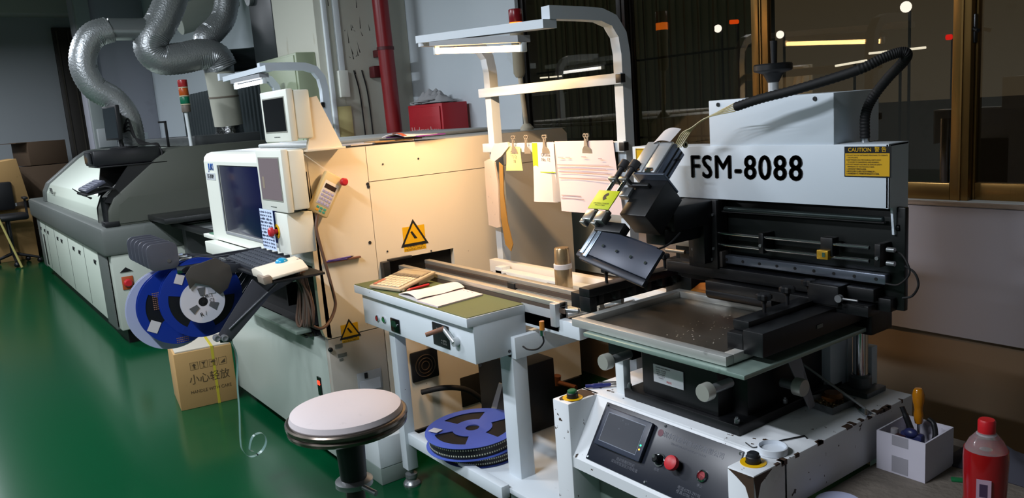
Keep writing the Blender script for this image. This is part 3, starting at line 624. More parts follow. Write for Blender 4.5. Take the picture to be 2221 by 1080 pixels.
for y in (1.775, 1.637): MB().box(-3.16, -2.0, y-.004, y-.0005, .868, .884).obj('belt', mat('brown_belt', '4e4036', .6), T_)
MB().box(-2.24, -2.035, 1.63, 1.635, .80, .872, .001).box(-2.06, -2.03, 1.615, 1.67, .82, .90, .002).obj('rail_end_plate', alu, T_)
for x in (-2.05, -2.45, -2.85):
    MB().cyl((x, 1.64, .83), (x, 2.02, .83), .008, n=12).obj('cross_shaft', steel, T_)
for x in (-2.50,): MB().box(x-.012, x+.035, 1.765, 1.80, .80, .885, .003).obj('rail_bracket', dsteel, T_)
MB().cyl((-2.04, 1.80, .885), (-1.93, 1.83, .885), .011, n=14).cyl((-2.03, 1.66, .872), (-1.985, 1.68, .872), .009, n=14).obj('roller_end', steel, T_)
p = A(1176, 715, y=1.60)
MB().cyl(p+Vector((0, 0, .03)), p, .009, n=14).obj('sensor_body', mat('amber_sensor', 'b5732a', .3), T_)
MB().cyl(p, p+Vector((0, 0, -.02)), .010, n=14).obj('sensor_nut', chrome, T_)
MB().tube([p+Vector((0, 0, -.02)), p+Vector((.002, 0, -.045)), p+Vector((-.02, -.01, -.07)), p+Vector((-.06, -.02, -.078)), p+Vector((-.085, -.025, -.07))], .003).obj('sensor_cable', rubber, T_)
# long white side guard behind the rails
bd = MB().box(-3.06, -1.93, 2.06, 2.10, .74, .868, .002); bd.obj('side_guard', mat('warm_white_board', 'dcd8d2', .45), T_)
MB().cyl((-3.04, 2.06, .80), (-3.10, 2.0, .80), .012).obj('guard_pin', steel, T_)
MB().box(-2.55, -2.40, 1.90, 2.0, .812, .835, .004).cyl((-2.5, 1.93, .835), (-2.5, 1.93, .85), .01).obj('motor_bracket', dsteel, T_)
# grey end unit of the mounter's rear and cables under the bench
q = MB().box(-2.86, -2.52, 1.82, 1.98, .226, .52, .004)
ps_ = tagp(q.obj('power_box', black_m), 'black metal box standing on the lower bench shelf behind the blue violet reel', 'box')
# ---- reels on the lower shelf
def flange_reel(root, c, ax, R, w, mt, hub=.05, nw=3, rot=0., label=None, tape=mat('black_carrier_tape', '16171a', .45), tapeR=.93, dots=True, name='flange'):
    """component reel: two windowed flanges, hub and wound tape; c is centre, ax the axle"""
    ax = Vector(ax).normalized(); Q = ax.to_track_quat('Z', 'Y').to_matrix().to_4x4()
    for s in (-1, 1):
        t = bmesh.new(); n = 72; h = s*w/2
        # flange as ring with windows: build by wedges
        inner = .42; outer = .80
        def V(r, a, z): return t.verts.new((r*math.cos(a), r*math.sin(a), z))
        M_ = Matrix.Translation(Vector(c)) @ Q
        th = .0016
        for i in range(n):
            a0 = 2*math.pi*i/n + rot; a1 = 2*math.pi*(i+1)/n + rot
            ph = (i / n * nw) % 1.0
            segs = [(hub*.55, hub), (hub, R*inner)] if hub < R*inner else [(hub*.55, R*inner)]
            segs.append((R*outer, R))
            if ph > .55 or nw == 0: segs.append((R*inner, R*outer))
            for r0, r1 in segs:
                for zz, fl in ((h, 0), (h + s*th, 1)):
                    f = [V(r0, a0, zz), V(r1, a0, zz), V(r1, a1, zz), V(r0, a1, zz)]; t.faces.new(f)
            f = [V(R, a0, h), V(R, a1, h), V(R, a1, h+s*th), V(R, a0, h+s*th)]; t.faces.new(f)
        bmesh.ops.remove_doubles(t, verts=t.verts, dist=1e-5); bmesh.ops.recalc_face_normals(t, faces=t.faces)
        MB()._add(t, M_).obj(name, mt, root)
    MB().lathe(Vector(c) - ax*w/2, ax, [(hub, 0), (hub, w), (hub*.55, w), (hub*.55, 0), (hub, 0)], 36).obj('hub', mt, root)
    MB().lathe(Vector(c) - ax*w*.46, ax, [(hub+.001, 0), (R*tapeR, 0), (R*tapeR, w*.92), (hub+.001, w*.92)], 60).obj('wound_tape', tape, root)
    if dots:
        d = MB()
        for k in range(110):
            a = 2*math.pi*k/110; p = M_ @ Vector((R*tapeR*math.cos(a), R*tapeR*math.sin(a), 0)); rd = (p - Vector(c)).normalized(); tg = ax.cross(rd)
            for sg in (-1, 1):
                d.box(-.0022, .0022, -.0028, .0028, -.0003, .0008, 0, frame(p + ax*w*.23*sg, tg, ax))
        d.obj('tape_pockets', mat('pale_pocket', 'c9cdb2', .4), root)['kind'] = 'stuff'
rc = Vector((-2.56, 1.58, .27))
R1 = thing('component_reel', 'blue violet component reel lying flat on top of the lower shelf of the bench', 'reel', (rc.x, rc.y, .226))
flange_reel(R1, (rc.x, rc.y, .296), (.0, -.04, 1), .19, .05, blue_r2, .05, 3, rot=2.2, tape=mat('black_carrier_tape', '16171a', .45))
p = Vector((rc.x-.08, rc.y-.125, .3225+.0022)); MB().box(-.022, .022, -.018, .018, 0, .0006, 0, frame(p, (1, .35, 0), (-.35, 1, 0))).obj('label', paper, R1)
R2_ = thing('component_reel', 'dark reel with pale spotted tape lying under the blue violet reel on the shelf', 'reel', (rc.x+.0, rc.y, .226))
flange_reel(R2_, (rc.x+.025, rc.y+.02, .2475), (0, 0, 1), .165, .036, mat('dark_blue_reel', '22306a', .4), .05, 3, rot=.3)
# ---- things on the bench top
ZT = Z1 + .0008
cl = thing('desk_calculator', 'beige desk calculator with large keys on the green bench top beside the machine slot', 'calculator', (-3.0, 1.53, ZT))
p0 = A(801, 622, z=ZT+.008); p1 = A(868, 631, z=ZT+.008); p2 = A(930, 590, z=ZT+.03)
ux = (p1-p0).normalized(); uy = Vector((-ux.y, ux.x, .16)).normalized(); Fc = frame(p0+Vector((0, 0, -.006)), ux, uy)
w_ = max((p1-p0).length, .15); h_ = .205
MB().box(0, w_, 0, h_, 0, .014, .005, Fc).box(.01, w_-.01, h_*.55, h_-.005, -.016, .002, .003, Fc).obj('body', mat('beige_calculator', 'b5a78e', .45), cl)
MB().box(.012, w_-.012, h_*.66, h_*.93, .014, .0165, .001, Fc).obj('screen_surround', mat('taupe_surround', '857762', .4), cl)
MB().box(.022, w_-.02, h_*.70, h_*.88, .0165, .0172, 0, Fc).obj('display', mat('lcd_beige', 'a3967b', .2), cl)
for i in range(7):
    for j in range(6):
        kx = .014 + i*(w_-.028)/7; ky = .012 + j*h_*.10
        c_ = mat('calc_key_red', 'b06a52', .5) if i < 1 and j < 3 else (mat('calc_key_dark', '6f6657', .5) if j > 4 else mat('calc_key', 'cfc1a4', .5))
        MB().box(kx, kx+(w_-.028)/7-.003, ky, ky+h_*.10-.004, .014, .0185, .001, Fc).obj('key', c_, cl)
nb = thing('open_notebook', 'open white notebook with one page curled back on the green bench top', 'notebook', (-2.6, 1.5, ZT))
a0, a1, a2, a3 = A(905, 655, z=ZT), A(950, 668, z=ZT), A(1048, 641, z=ZT), A(1000, 628, z=ZT)
MB().poly([a0, a1, a2, a3], (0, 0, .006)).obj('right_pages', paper_p, nb)
b0, b1, b2, b3 = A(865, 640, z=ZT), A(905, 655, z=ZT), A(1008, 629, z=ZT), A(972, 617, z=ZT)
def fcurl(u, v):
    p = b0.lerp(b3, v).lerp(b1.lerp(b2, v), min(u, 1)); return p + Vector((0, 0, .006 + .020*max(0, math.sin(u*2.9))*(.5+.5*u) + .002*math.sin(v*9)))
MB().grid(fcurl, 14, 6, .0012).obj('curled_page', paper, nb)
MB().poly([b0, b1, b2, b3], (0, 0, .005)).obj('left_pages', paper, nb)
for i in range(3): MB().cyl(a3.lerp(a2, .2+.2*i)+Vector((-.0, -.012, .0065)), a3.lerp(a2, .3+.2*i)+Vector((0, -.014, .0065)), .0006, n=6).obj('pencil_mark', inkb, nb)
def pen(lab, p, q, mt, tipm, r=.0042, cat='pen'):
    t = thing('ballpoint_pen', lab, cat, p); v = (Vector(q)-Vector(p))
    MB().cyl(p, Vector(p)+v*.86, r, n=12).obj('barrel', mt, t); MB().cyl(Vector(p)+v*.86, Vector(p)+v*.97, r, r*.3, n=12).obj('tip', tipm, t)
    MB().cyl(Vector(p)+v*.97, q, r*.2, n=8).obj('point', chrome, t)
pen('red ballpoint pen lying beside the open notebook', A(930, 617, z=ZT+.007), A(881, 630, z=ZT+.007), red_pl, mat('pink_tip', 'c96a66', .4), .0055)
pen('thin clear pen lying between calculator and notebook', A(888, 622, z=ZT+.006), A(872, 632, z=ZT+.006), mat('clear_pen', 'b9bfb0', .2, trans=.4), steel)
st = MB().cyl(A(893, 617, z=ZT+.005), A(935, 598, z=ZT+.006), .004, n=8); tagp(st.obj('wooden_stick', mat('pale_wood', 'b99a5e', .6)), 'pale thin wooden stick beside the calculator', 'stick')
# thermos
tc = A(1233, 637, z=.812); tc = Vector((-2.36, 1.93, .8125))
th = thing('thermos_flask', 'gold steel thermos flask with white band standing behind the conveyor rail', 'thermos', tc)
r = .0345
gold = mat('champagne_steel', 'c2a780', .26, .8)
MB().lathe(tc, (0, 0, 1), [(r*.96, 0), (r, .004), (r, .115), (r*.95, .12)], 40).obj('body', gold, th)
MB().lathe(tc+Vector((0, 0, .117)), (0, 0, 1), [(r*1.02, 0), (r*1.03, .002), (r*1.03, .018), (r*.98, .02)], 40).obj('band', paper, th)
MB().lathe(tc+Vector((0, 0, .136)), (0, 0, 1), [(r*.93, 0), (r*.93, .006), (r*.86, .058), (r*.78, .063), (0, .064)], 40).obj('cup_lid', gold, th)
# ---- lamp stand over the bench
def lamp_stand(xl, xr, yp, yf, zb1, zb2, zt, lab, tubecol, watt, zbot, fx0, fx1, tx0, tx1, warm, zl, zr):
    s = .045; t = thing('work_lamp_stand', lab, 'lamp', ((xl+xr)/2, yp, zbot))
    wm = mat('lamp_stand_white', 'c9d2da', .4)
    for x in (xl, xr):
        pts = [(x, yp, zbot), (x, yp, zt-.14), (x, yp-.012, zt-.07), (x, yp-.05, zt-.02), (x, yp-.11, zt), (x, yp-.2, zt+.004), (x, yf+.0, zt+.006)]
        q = MB()
        # square tube section swept in the yz plane
        tb = bmesh.new(); rings = []; P = []
        for i in range(len(pts)-1):
            for k in range(1 if i in (0,) else 4):
                P.append(Vector(pts[i]).lerp(Vector(pts[i+1]), k/4 if i else 0))
        P.append(Vector(pts[-1]))
        for i, p in enumerate(P):
            tg = (P[min(i+1, len(P)-1)] - P[max(i-1, 0)]).normalized(); nn = Vector((1, 0, 0)).cross(tg).normalized()
            rings.append([tb.verts.new(p + Vector((1, 0, 0))*a_*s/2 + nn*b_*s/2) for a_, b_ in ((1, 1), (-1, 1), (-1, -1), (1, -1))])
        for a_, c_ in zip(rings, rings[1:]):
            for k in range(4): tb.faces.new((a_[k], a_[(k+1) % 4], c_[(k+1) % 4], c_[k]))
        tb.faces.new(rings[0]); tb.faces.new(rings[-1]); q._add(tb); q.obj('curved_post', wm, t)
    for z in (zb1, zb2):
        q = MB().box(xl-.05, xr+.03, yp-s/2-.018, yp-s/2, z-.02, z+.02, .002).obj('cross_bar', wm, t)
        MB().box(xr+.005, xr+.034, yp-s/2-.02, yp-s/2+.004, z-.016, z+.016, .002).obj('end_cap', black_p, q)
    # fixture beam and tube
    q = MB(); q.poly([(fx0, yf-.03, zl), (fx1, yf-.03, zr), (fx1, yf+.03, zr), (fx0, yf+.03, zl)], (0, 0, .03)); q.obj('fixture_beam', wm, t)
    q = MB(); q.poly([(tx0-.02, yf-.028, zl-.022), (tx1+.02, yf-.028, zr-.03), (tx1+.02, yf+.028, zr-.03), (tx0-.02, yf+.028, zl-.025)], (0, 0, .024)); q.obj('reflector', mat('grey_reflector', '8f9296', .4), t)
    za, zb = zl-.045, zr-.05
    for x, z in ((tx0-.012, za), (tx1+.012, zb)): MB().box(x-.008, x+.008, yf-.012, yf+.012, z-.014, z+.024, .003).obj('tube_holder', white_p, t)
    e = mat('lit_tube_' + ('warm' if warm else 'white'), tubecol, emis=13 if warm else 7)
    MB().cyl((tx0, yf, za), (tx1, yf, zb), .0115, n=14).obj('lit_tube', e, t)
    la = bpy.data.lights.new('tube_light', 'AREA'); la.shape = 'RECTANGLE'; la.size = tx1-tx0; la.size_y = .03; la.energy = watt; la.color = WARM if warm else COOL; la.spread = math.radians(172)
    lo = bpy.data.objects.new('tube_light', la); C.objects.link(lo); lo.parent = t; lo.location = Vector(((tx0+tx1)/2, yf, (za+zb)/2-.014)) - WL[t]
    return t
L1 = lamp_stand(-3.05, -2.195, 2.14, 1.79, 1.635, 1.385, 1.862, 'white curved lamp stand with lit warm tube above the workbench', 'ffcf90', 16, 0, -3.04, -2.175, -2.915, -2.345, True, 1.858, 1.815)
L2 = lamp_stand(-5.50, -4.715, 2.05, 1.66, 1.665, 1.40, 1.90, 'smaller looking white lamp stand with white tube behind the pick-and-place machine', 'f4f8ff', 4, 0, -5.32, -4.52, -5.16, -4.66, False, 1.865, 1.87)
# ---- papers clipped on the lower bar
clipm = mat('clip_steel', 'a89f92', .4, .5)
YB = 2.14 - .0225 - .018
def clip(px, py, w, lab):
    p = A(px, py, y=YB); zt = 1.405
    t = thing('binder_clip', lab, 'clip', (p.x, YB-.004, zt-.045))
    q = MB().poly([(p.x-w/2, YB-.010, zt-.045), (p.x+w/2, YB-.010, zt-.045), (p.x+w*.42, YB-.013, zt-.028), (p.x+w*.16, YB-.018, zt-.015), (p.x+w*.1, YB-.018, zt+.012), (p.x-w*.1, YB-.018, zt+.012), (p.x-w*.16, YB-.018, zt-.015), (p.x-w*.42, YB-.013, zt-.028)], (0, .003, 0)); q.obj('jaw', clipm, t)
    for s_ in (-1, 1): MB().lathe((p.x+s_*w*.13, YB-.012, zt+.026), (0, 1, 0), [(.0085, -.003), (.0085, .003), (.005, .003), (.005, -.003), (.0085, -.003)], 20).box(p.x+s_*w*.13-.003, p.x+s_*w*.13+.003, YB-.014, YB-.010, zt+.004, zt+.02).obj('clip_loop', clipm, t)
def sheet(name, px0, px1, z0, z1, m_, lab, cat, yo=.003, curl=.006, skew=0., nv=8):
    xa = A(px0, 320, y=YB).x; xb = A(px1, 320, y=YB).x
    q = MB().grid(lambda u, v: Vector((xa+(xb-xa)*u + skew*(1-v), YB-.004-yo - curl*math.sin(u*3.1)*(1-v)*1.2 - .010*(1-v)**2*math.cos(u*4), z0+(z1-z0)*v)), 12, nv, .0008)
    return q.obj(name, m_, None, lab, cat), xa, xb
clip(1118, 300, .045, 'small steel clip holding the yellow sticky note')
clip(1146, 300, .045, 'small empty steel clip right of the yellow note, gripping the bar')
clip(1186, 300, .050, 'steel clip holding the yellow-green striped card')
clip(1276, 295, .060, 'largest steel clip, holding the wide white sheet')
n1, xa, xb = sheet('sticky_note', 1101, 1131, 1.285, 1.39, mat('pale_yellow_note', 'd8d68a', .8), 'pale yellow sticky note clipped on the lamp stand bar', 'note', .003)
WL[n1] = n1.location.copy(); text('handwriting', '焊膏\n3月12\n8:30', .019, ((xa+xb)/2, YB-.0105, 1.345), (1, 0, 0), (0, 0, 1), inkb, n1, ext=.0002)
n2, xa, xb = sheet('striped_card', 1158, 1205, 1.155, 1.408, paper, 'white card with yellow-green stripe hanging from a steel clip', 'card', .004, .002)
MB().box(xa, xa+.035, YB-.0105, YB-.0095, 1.155, 1.405).box(xa+.036, xb, YB-.0105, YB-.0095, 1.28, 1.284).obj('green_stripe', mat('yellow_green_stripe', 'a8c21e', .6), n2)
text('lettering', 'OKinsa\nNo. 12', .02, ((xa+xb)/2+.015, YB-.0105, 1.345), (1, 0, 0), (0, 0, 1), inkb, n2, ext=.0002)
n4, xa_, xb_ = sheet('spare_sheet', 1192, 1212, 1.16, 1.40, mat('grey_paper', 'a9a3a0', .8), 'grey sheet hanging behind the yellow-green striped card', 'paper', .000, .002, .02)
n3, xa, xb = sheet('printed_sheet', 1207, 1334, 1.125, 1.41, paper_p, 'large white printed sheet hanging at the right end of the bar', 'paper', .004, .008, .03)
tt = MB()
for k, (u0, u1, z) in enumerate(((.08, .18, 1.345), (.22, .30, 1.345), (.5, .58, 1.347), (.78, .84, 1.34), (.05, .95, 1.315), (.05, .9, 1.30), (.08, .93, 1.285), (.08, .9, 1.262), (.1, .45, 1.19), (.1, .5, 1.178))): tt.box(xa+(xb-xa)*u0, xa+(xb-xa)*u1, YB-.0195, YB-.0190, z, z+.003)
tt.obj('print_lines', mat('faint_print', 'a9939a', .8), n3)
# hanging bundle of papers at the left post
def hang(name, xy, lab, m_, pts, th=.004, cat='paper'):
    q = MB().poly([A(px, py, y=xy) for px, py in pts], (0, th, 0)); return q.obj(name, m_, None, lab, cat)
hang('folded_cloth', 2.085, 'folded pale cloth tied over the left end of the clip bar', mat('pale_cloth', 'cfc6c0', .9), [(1072, 312), (1100, 308), (1103, 318), (1088, 338), (1070, 352), (1064, 342), (1066, 325)], .012, 'cloth')
hang('document_bundle', 2.075, 'long speckled paper bundle hanging at the left post of the lamp stand', mat('speckled_paper', 'c9b8ab', .8, var=.3, vs=30), [(1050, 350), (1060, 345), (1072, 352), (1080, 400), (1083, 480), (1085, 492), (1078, 494), (1060, 488), (1055, 430)], .008)
hang('brown_folder', 2.05, 'thin brown folder hanging behind the speckled paper bundle', mat('brown_folder', '9c7434', .7), [(1082, 352), (1090, 360), (1092, 420), (1100, 480), (1112, 530), (1108, 545), (1096, 530), (1086, 470)], .004, 'folder')
# ---- pick-and-place machine
J = thing('pick_and_place_machine', 'large off-white pick-and-place machine with dark blue front window and warm lit side', 'machine', (-3.9, 1.98, 0))
JX0, JX1, JY0, JY1, JT = -4.655, -3.20, 1.26, 2.70, 1.442
# side shell (+X) with the board slot
q = MB(); t_ = .03
def side(y0, y1, z0, z1): q.box(JX1-t_, JX1, y0, y1, z0, z1)
side(JY0+.02, 1.551, .632, JT-.002); side(1.554, 1.60, .10, 1.284); side(1.554, JY1-.03, 1.287, JT-.002); side(1.60, 1.955, .925, 1.284); side(1.60, 1.955, .10, .80); side(1.955, JY1-.03, .10, 1.284)
q.poly([(JX1, JY0+.02, JT-.002), (JX1, JY0, JT-.03), (JX1, JY0, .68), (JX1, JY0+.01, .645), (JX1, JY0+.04, .632)][::-1], (-t_, 0, 0))
q.poly([(JX1, JY1-.03, JT-.002), (JX1, JY1, JT-.03), (JX1, JY1, .10), (JX1, JY1-.03, .10)], (-t_, 0, 0))
q.obj('side_shell', cream, J)
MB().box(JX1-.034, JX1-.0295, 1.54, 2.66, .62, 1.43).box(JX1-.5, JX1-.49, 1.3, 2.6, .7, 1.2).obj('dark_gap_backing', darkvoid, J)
# top
q = MB().box(JX0, JX1-.03, JY0+.05, JY1, JT-.02, JT-.0, .004).box(JX0+.1, JX1-.5, JY0+.28, JY1-.05, JT, JT+.022, .012).box(JX1-.03, JX1, JY0+.05, JY1-.01, JT-.002, JT)
q.obj('top_cover', mat('grey_top', 'a3a7a5', .45, var=.1, vs=3), J)
# front cover with rounded top edge and window
WX0, WX1, WZ0, WZ1 = -4.40, -3.42, 1.015, 1.375
q = MB()
q.box(JX0, WX0, JY0, JY0+.03, .955, JT-.05).box(WX1, JX1-.03, JY0, JY0+.03, .955, JT-.05).box(WX0, WX1, JY0, JY0+.03, .955, WZ0).box(WX0, WX1, JY0, JY0+.03, WZ1, JT-.05)
prof = [(JY0, JT-.05), (JY0+.006, JT-.026), (JY0+.022, JT-.008), (JY0+.05, JT)]
q.poly([(JX0, y, z) for y, z in prof + [(JY0+.05, JT-.05)]], (JX1-.03-JX0, 0, 0))
q.obj('front_cover', creamw, J)
q = MB().box(JX0, JX0+.03, JY0+.05, JY1, .955, JT-.02); q.obj('left_shell', creamw, J)
w = MB().box(WX0, WX1, JY0+.006, JY0+.014, WZ0, WZ1, .003).obj('front_window', mat('dark_blue_acrylic', '0a0e34', .14, var=.5, vs=7, col2='141c50', spec=.25), J)
MB().box(WX0-.012, WX0, JY0-.003, JY0+.004, WZ0, WZ1, .001).box(WX0, WX1, JY0-.004, JY0+.002, WZ0-.012, WZ0, .001).obj('window_seal', mat('seal_grey', '8d9094', .4), w)
text('lettering', 'JUKI', .052, (-4.53, JY0-.001, 1.362), (1, 0, 0), (0, 0, 1), mat('logo_blue', '1560c8', .4), J, bold=.0012, label='blue brand lettering')
mp = MB().box(-4.635, -4.465, JY0-.002, JY0, 1.292, 1.33).obj('model_plate', mat('model_plate', 'b8bcc0', .4), J)
text('lettering', 'KE-2010M', .034, (-4.55, JY0-.0025, 1.311), (1, 0, 0), (0, 0, 1), ink, mp, sx=.8)
# conveyor rail stub at the far left and lower rail
q = MB().box(-4.95, JX0-.002, 1.28, 1.62, .935, .955, .002); q.obj('infeed_shelf', creamw, J)
MB().box(-4.9, -4.66, 1.3, 1.5, .955, .962).obj('green_board', mat('green_board', '46705a', .5), J)
MB().box(JX0+.02, -3.32, 1.20, 1.262, .885, .95, .004).obj('feeder_bank_rail', creamw, J)
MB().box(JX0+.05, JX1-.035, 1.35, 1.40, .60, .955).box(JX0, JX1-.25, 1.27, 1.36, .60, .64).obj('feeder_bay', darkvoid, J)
# lower body
q = MB().box(JX0+.0, JX1-.034, JY0+.02, JY0+.05, .07, .615, .003).box(JX0, JX0+.03, JY0+.05, JY1, .07, .955).box(JX0, JX1-.036, JY1-.03, JY1, .07, 1.42)
q.obj('lower_front_panel', greyw, J)
q = MB().box(JX1-.034, JX1, JY0+.02, 1.55, .07, .628, .003)
q.obj('corner_panel', mat('warm_grey_panel', 'b0aaa0', .4, var=.1, vs=4), J)
MB().box(JX0+.03, JX1-.034, JY0+.05, JY1-.03, .60, .62).box(JX0+.05, JX1-.05, JY0+.1, JY1-.1, .0, .07).obj('chassis', black_m, J)
MB().box(JX0-.02, -3.78, 1.27, 1.30, .615, .64, .003).box(-4.2, -3.35, 1.20, 1.27, .64, .655, .002).obj('feeder_tray_lip', mat('green_grey_lip', '7c8a80', .4), J)
for i in range(3): MB().box(-3.75+i*.012, -3.35, 1.24+.02*i, 1.252+.02*i, .618, .626+.006*i).obj('slotted_strip', dsteel, J)
p = A(694, 830, y=JY0+.02); q = MB().box(p.x-.018, p.x+.018, JY0+.014, JY0+.021, p.z-.06, p.z+.028).obj('led_window', black_g, J)
text('digits', '03', .03, (p.x, JY0+.0135, p.z), (1, 0, 0), (0, 0, 1), mat('red_digits', 'ff2818', emis=7), q, label='glowing red digits')
p = A(723, 752, x=JX1); MB().sph((JX1+.006, 1.285, .585), .011, 12).obj('panel_lock', black_g, J)
for (y0, y1, z0, z1) in ((1.31, 1.345, .583, .60), (1.318, 1.36, .54, .555), (1.322, 1.34, .523, .533)): MB().box(JX1, JX1+.0015, y0, y1, z0, z1).obj('small_plate', mat('small_plate_grey', '6f726c', .4), J)
q = MB().box(JX1, JX1+.003, 1.395, 1.515, .345, .445, .002).obj('socket_panel', mat('socket_grey', '9fa2a6', .4), J); MB().box(JX1+.003, JX1+.0045, 1.405, 1.505, .355, .405).obj('socket_recess', mat('socket_pale', 'b9bcc4', .3), q); MB().box(JX1+.003, JX1+.006, 1.43, 1.445, .415, .44).obj('socket_switch', black_p, q)
# screws, seams, warning signs on the side
for px, py in ((797, 399), (799, 405), (802, 526), (830, 356), (907, 344), (840, 545), (935, 544), (1055, 395), (1088, 420)): p = A(px, py, x=JX1); MB().cyl(p, p+Vector((.003, 0, 0)), .007 if py in (399, 405, 526) else .004, n=12).obj('side_screw', dsteel, J)
def warn(px, py, s):
    p = A(px, py, x=JX1); q = MB().box(JX1, JX1+.0008, p.y-s*.5, p.y+s*.5, p.z-s*.98, p.z+s*.0-.0*s).obj('warning_sticker', yellow_l, J)
    def tri(k, h, m_, n_): 
        c = Vector((JX1+.0008, p.y, p.z-s*.35)); pts = [c+Vector((0, 0, s*.55*k)), c+Vector((0, -s*.55*k, -s*.38*k)), c+Vector((0, s*.55*k, -s*.38*k))]
        return MB().poly(pts, (h, 0, 0)).obj(n_, m_, q)
    tri(1.15, .0006, ink, 'triangle_border'); tri(.85, .0010, yellow_l, 'triangle_field')
    z = p.z-s*.35
    MB().poly([(JX1+.0018, p.y-s*.16, z+s*.12), (JX1+.0018, p.y-s*.08, z+s*.16), (JX1+.0018, p.y+s*.14, z-s*.16), (JX1+.0018, p.y-.0*s, z-s*.16)], (.0004, 0, 0)).obj('hand_mark', ink, q)
    text('lettering', '可能造成伤害\nMOVING PARTS', s*.13, (JX1+.0009, p.y, p.z-s*.86), (0, 1, 0), (0, 0, 1), ink, q, ext=.0002)
warn(896, 490, .115); warn(757, 702, .082)
# slot hardware
MB().box(JX1-.2, JX1-.02, 1.60, 1.955, .79, .80).obj('slot_floor', dsteel, J)
MB().box(JX1+.0, JX1+.02, 1.60, 1.72, .922, .932, .002).box(JX1-.01, JX1+.03, 1.565, 1.60, .83, .925, .004).cyl((JX1+.015, 1.575, .80), (JX1+.015, 1.575, .90), .012).obj('slot_bracket', dsteel, J)
# lower side: fan grille, vent, cable holes
fg = MB().box(JX1, JX1+.012, 1.665, 1.81, .33, .475, .006).obj('fan_housing', black_p, J)
c = Vector((JX1+.013, 1.737, .40))
for r_ in (.022, .038, .054): MB().lathe(c, (1, 0, 0), [(r_, 0), (r_, .003), (r_-.003, .003), (r_-.003, 0), (r_, 0)], 32).obj('fan_guard_ring', mat('guard_brown', '6e5f50', .4, .6), fg)
MB().box(JX1, JX1+.006, 1.925, 2.045, .135, .285, .004).obj('dark_vent', mat('dark_mesh', '15130f', .7), J)
for y, z, r_ in ((2.40, .172, .022), (2.31, .138, .02), (1.6, .47, .018)): MB().cyl((JX1, y, z), (JX1+.004, y, z), r_).obj('cable_hole', darkvoid, J)
MB().cyl((JX1+.004, 2.40, .172), (JX1+.14, 2.42, .165), .011, n=12).cyl((JX1+.13, 2.42, .15), (JX1+.14, 2.42, .20), .02, n=12).cyl((JX1+.14, 2.42, .165), (JX1+.26, 2.44, .16), .012, n=12).obj('air_fitting', mat('rusty_brown', '7a4a2c', .5, .4), J)
# lower black machine base/feet under the rear
MB().box(JX1-.002, JX1+.015, 1.56, 2.68, .02, .10).obj('base_skirt', black_m, J)
# screen monitors on the corner
def monitor(x0, x1, y0, y1, z0, z1, lab, scm, sx0=.03, sz0=.045, warmside=True):
    q = MB().box(x0, x1, y0, y0+.03, z0, z1, .006).box(x0+.006, x1-.004, y0+.028, y1, z0+.008, z1-.006, .008).obj('monitor_shell', creamw, J, lab)
    MB().box(x0+sx0, x1-sx0, y0-.002, y0+.001, z0+sz0, z1-sx0).obj('screen_frame', mat('screen_bevel', '8e8f86', .4), q)
    MB().box(x0+sx0+.005, x1-sx0-.005, y0-.003, y0-.001, z0+sz0+.005, z1-sx0-.005).obj('screen', scm, q)
    for i in range(5): MB().box(x0+.12+i*.014, x0+.129+i*.014, y0-.0015, y0+.001, z0+.018, z0+.021).obj('monitor_button', mgrey, q)
    return q
mq = monitor(-3.43, -3.125, 1.145, 1.245, 1.205, 1.462, 'lower monitor with pale mauve screen', mat('mauve_screen', '776a6c', .15))
MB().box(-3.37, -3.345, 1.1415, 1.1425, 1.30, 1.35).obj('screen_note', mat('screen_note', '8c7f70', .3), mq)
mq = monitor(-3.44, -3.135, 1.20, 1.30, 1.49, 1.70, 'upper monitor with black screen', black_g, .028, .038)
q = MB().poly([(-3.15, 1.30, 1.66), (-3.15, 1.335, 1.665), (-3.15, 1.425, 1.452), (-3.15, 1.27, 1.452), (-3.15, 1.28, 1.49)], (-.02, 0, 0)).box(-3.40, -3.13, 1.26, 1.43, 1.443, 1.452, .001)
q.obj('monitor_bracket', cream, J)
MB().tube([(-3.2, 1.3, 1.5), (-3.17, 1.28, 1.46), (-3.2, 1.33, 1.445), (-3.3, 1.4, 1.448)], .004).obj('monitor_cable', rubber, J)
MB().box(-3.20, -3.199, 1.262, 1.275, 1.21, 1.36).box(-3.24, -3.2, 1.25, 1.262, 1.2, 1.38).obj('mount_gap', mat('mount_gap', '231d18', .5), J)
# control housing under the monitor, stop button, key sheet
q = MB().box(-3.30, -3.155, 1.15, 1.262, 1.03, 1.20, .004).obj('switch_housing', creamw, J)
MB().lathe((-3.285, 1.149, 1.12), (0, -1, 0), [(.03, 0), (.03, .002), (.018, .002), (.018, 0)], 28).obj('yellow_ring', yellow_l, q)
MB().lathe((-3.285, 1.149, 1.12), (0, -1, 0), [(.010, 0), (.010, .018), (.0195, .02), (.0195, .032), (.014, .037), (0, .038)], 28).obj('stop_button', mat('red_mushroom', 'b5202a', .45), q)
ks = MB().grid(lambda u, v: Vector((-3.455+.165*u+.004*v, 1.14-.003*math.sin(u*3), 1.035+.175*v)), 6, 3, .0008)
ks = tagp(ks.obj('key_sheet', mat('pale_blue_sheet', 'c3d2ec', .7)), 'pale blue key command sheet taped under the lower monitor', 'sheet')
q = MB()
for i in range(6):
    for j in range(11):
        x = -3.445+i*.026; z = 1.045+j*.0148
        q.box(x, x+.0035, 1.1355, 1.1362, z, z+.009); q.box(x+.008, x+.012+random.random()*.006, 1.1355, 1.1362, z+.002, z+.007)
        if j in (3, 4, 7, 8) and i < 5 and (i+j) % 2: q.box(x+.014, x+.021, 1.1355, 1.1362, z, z+.01)
q.obj('print_marks', mat('sheet_ink', '2f3850', .7), ks)['kind'] = 'stuff'
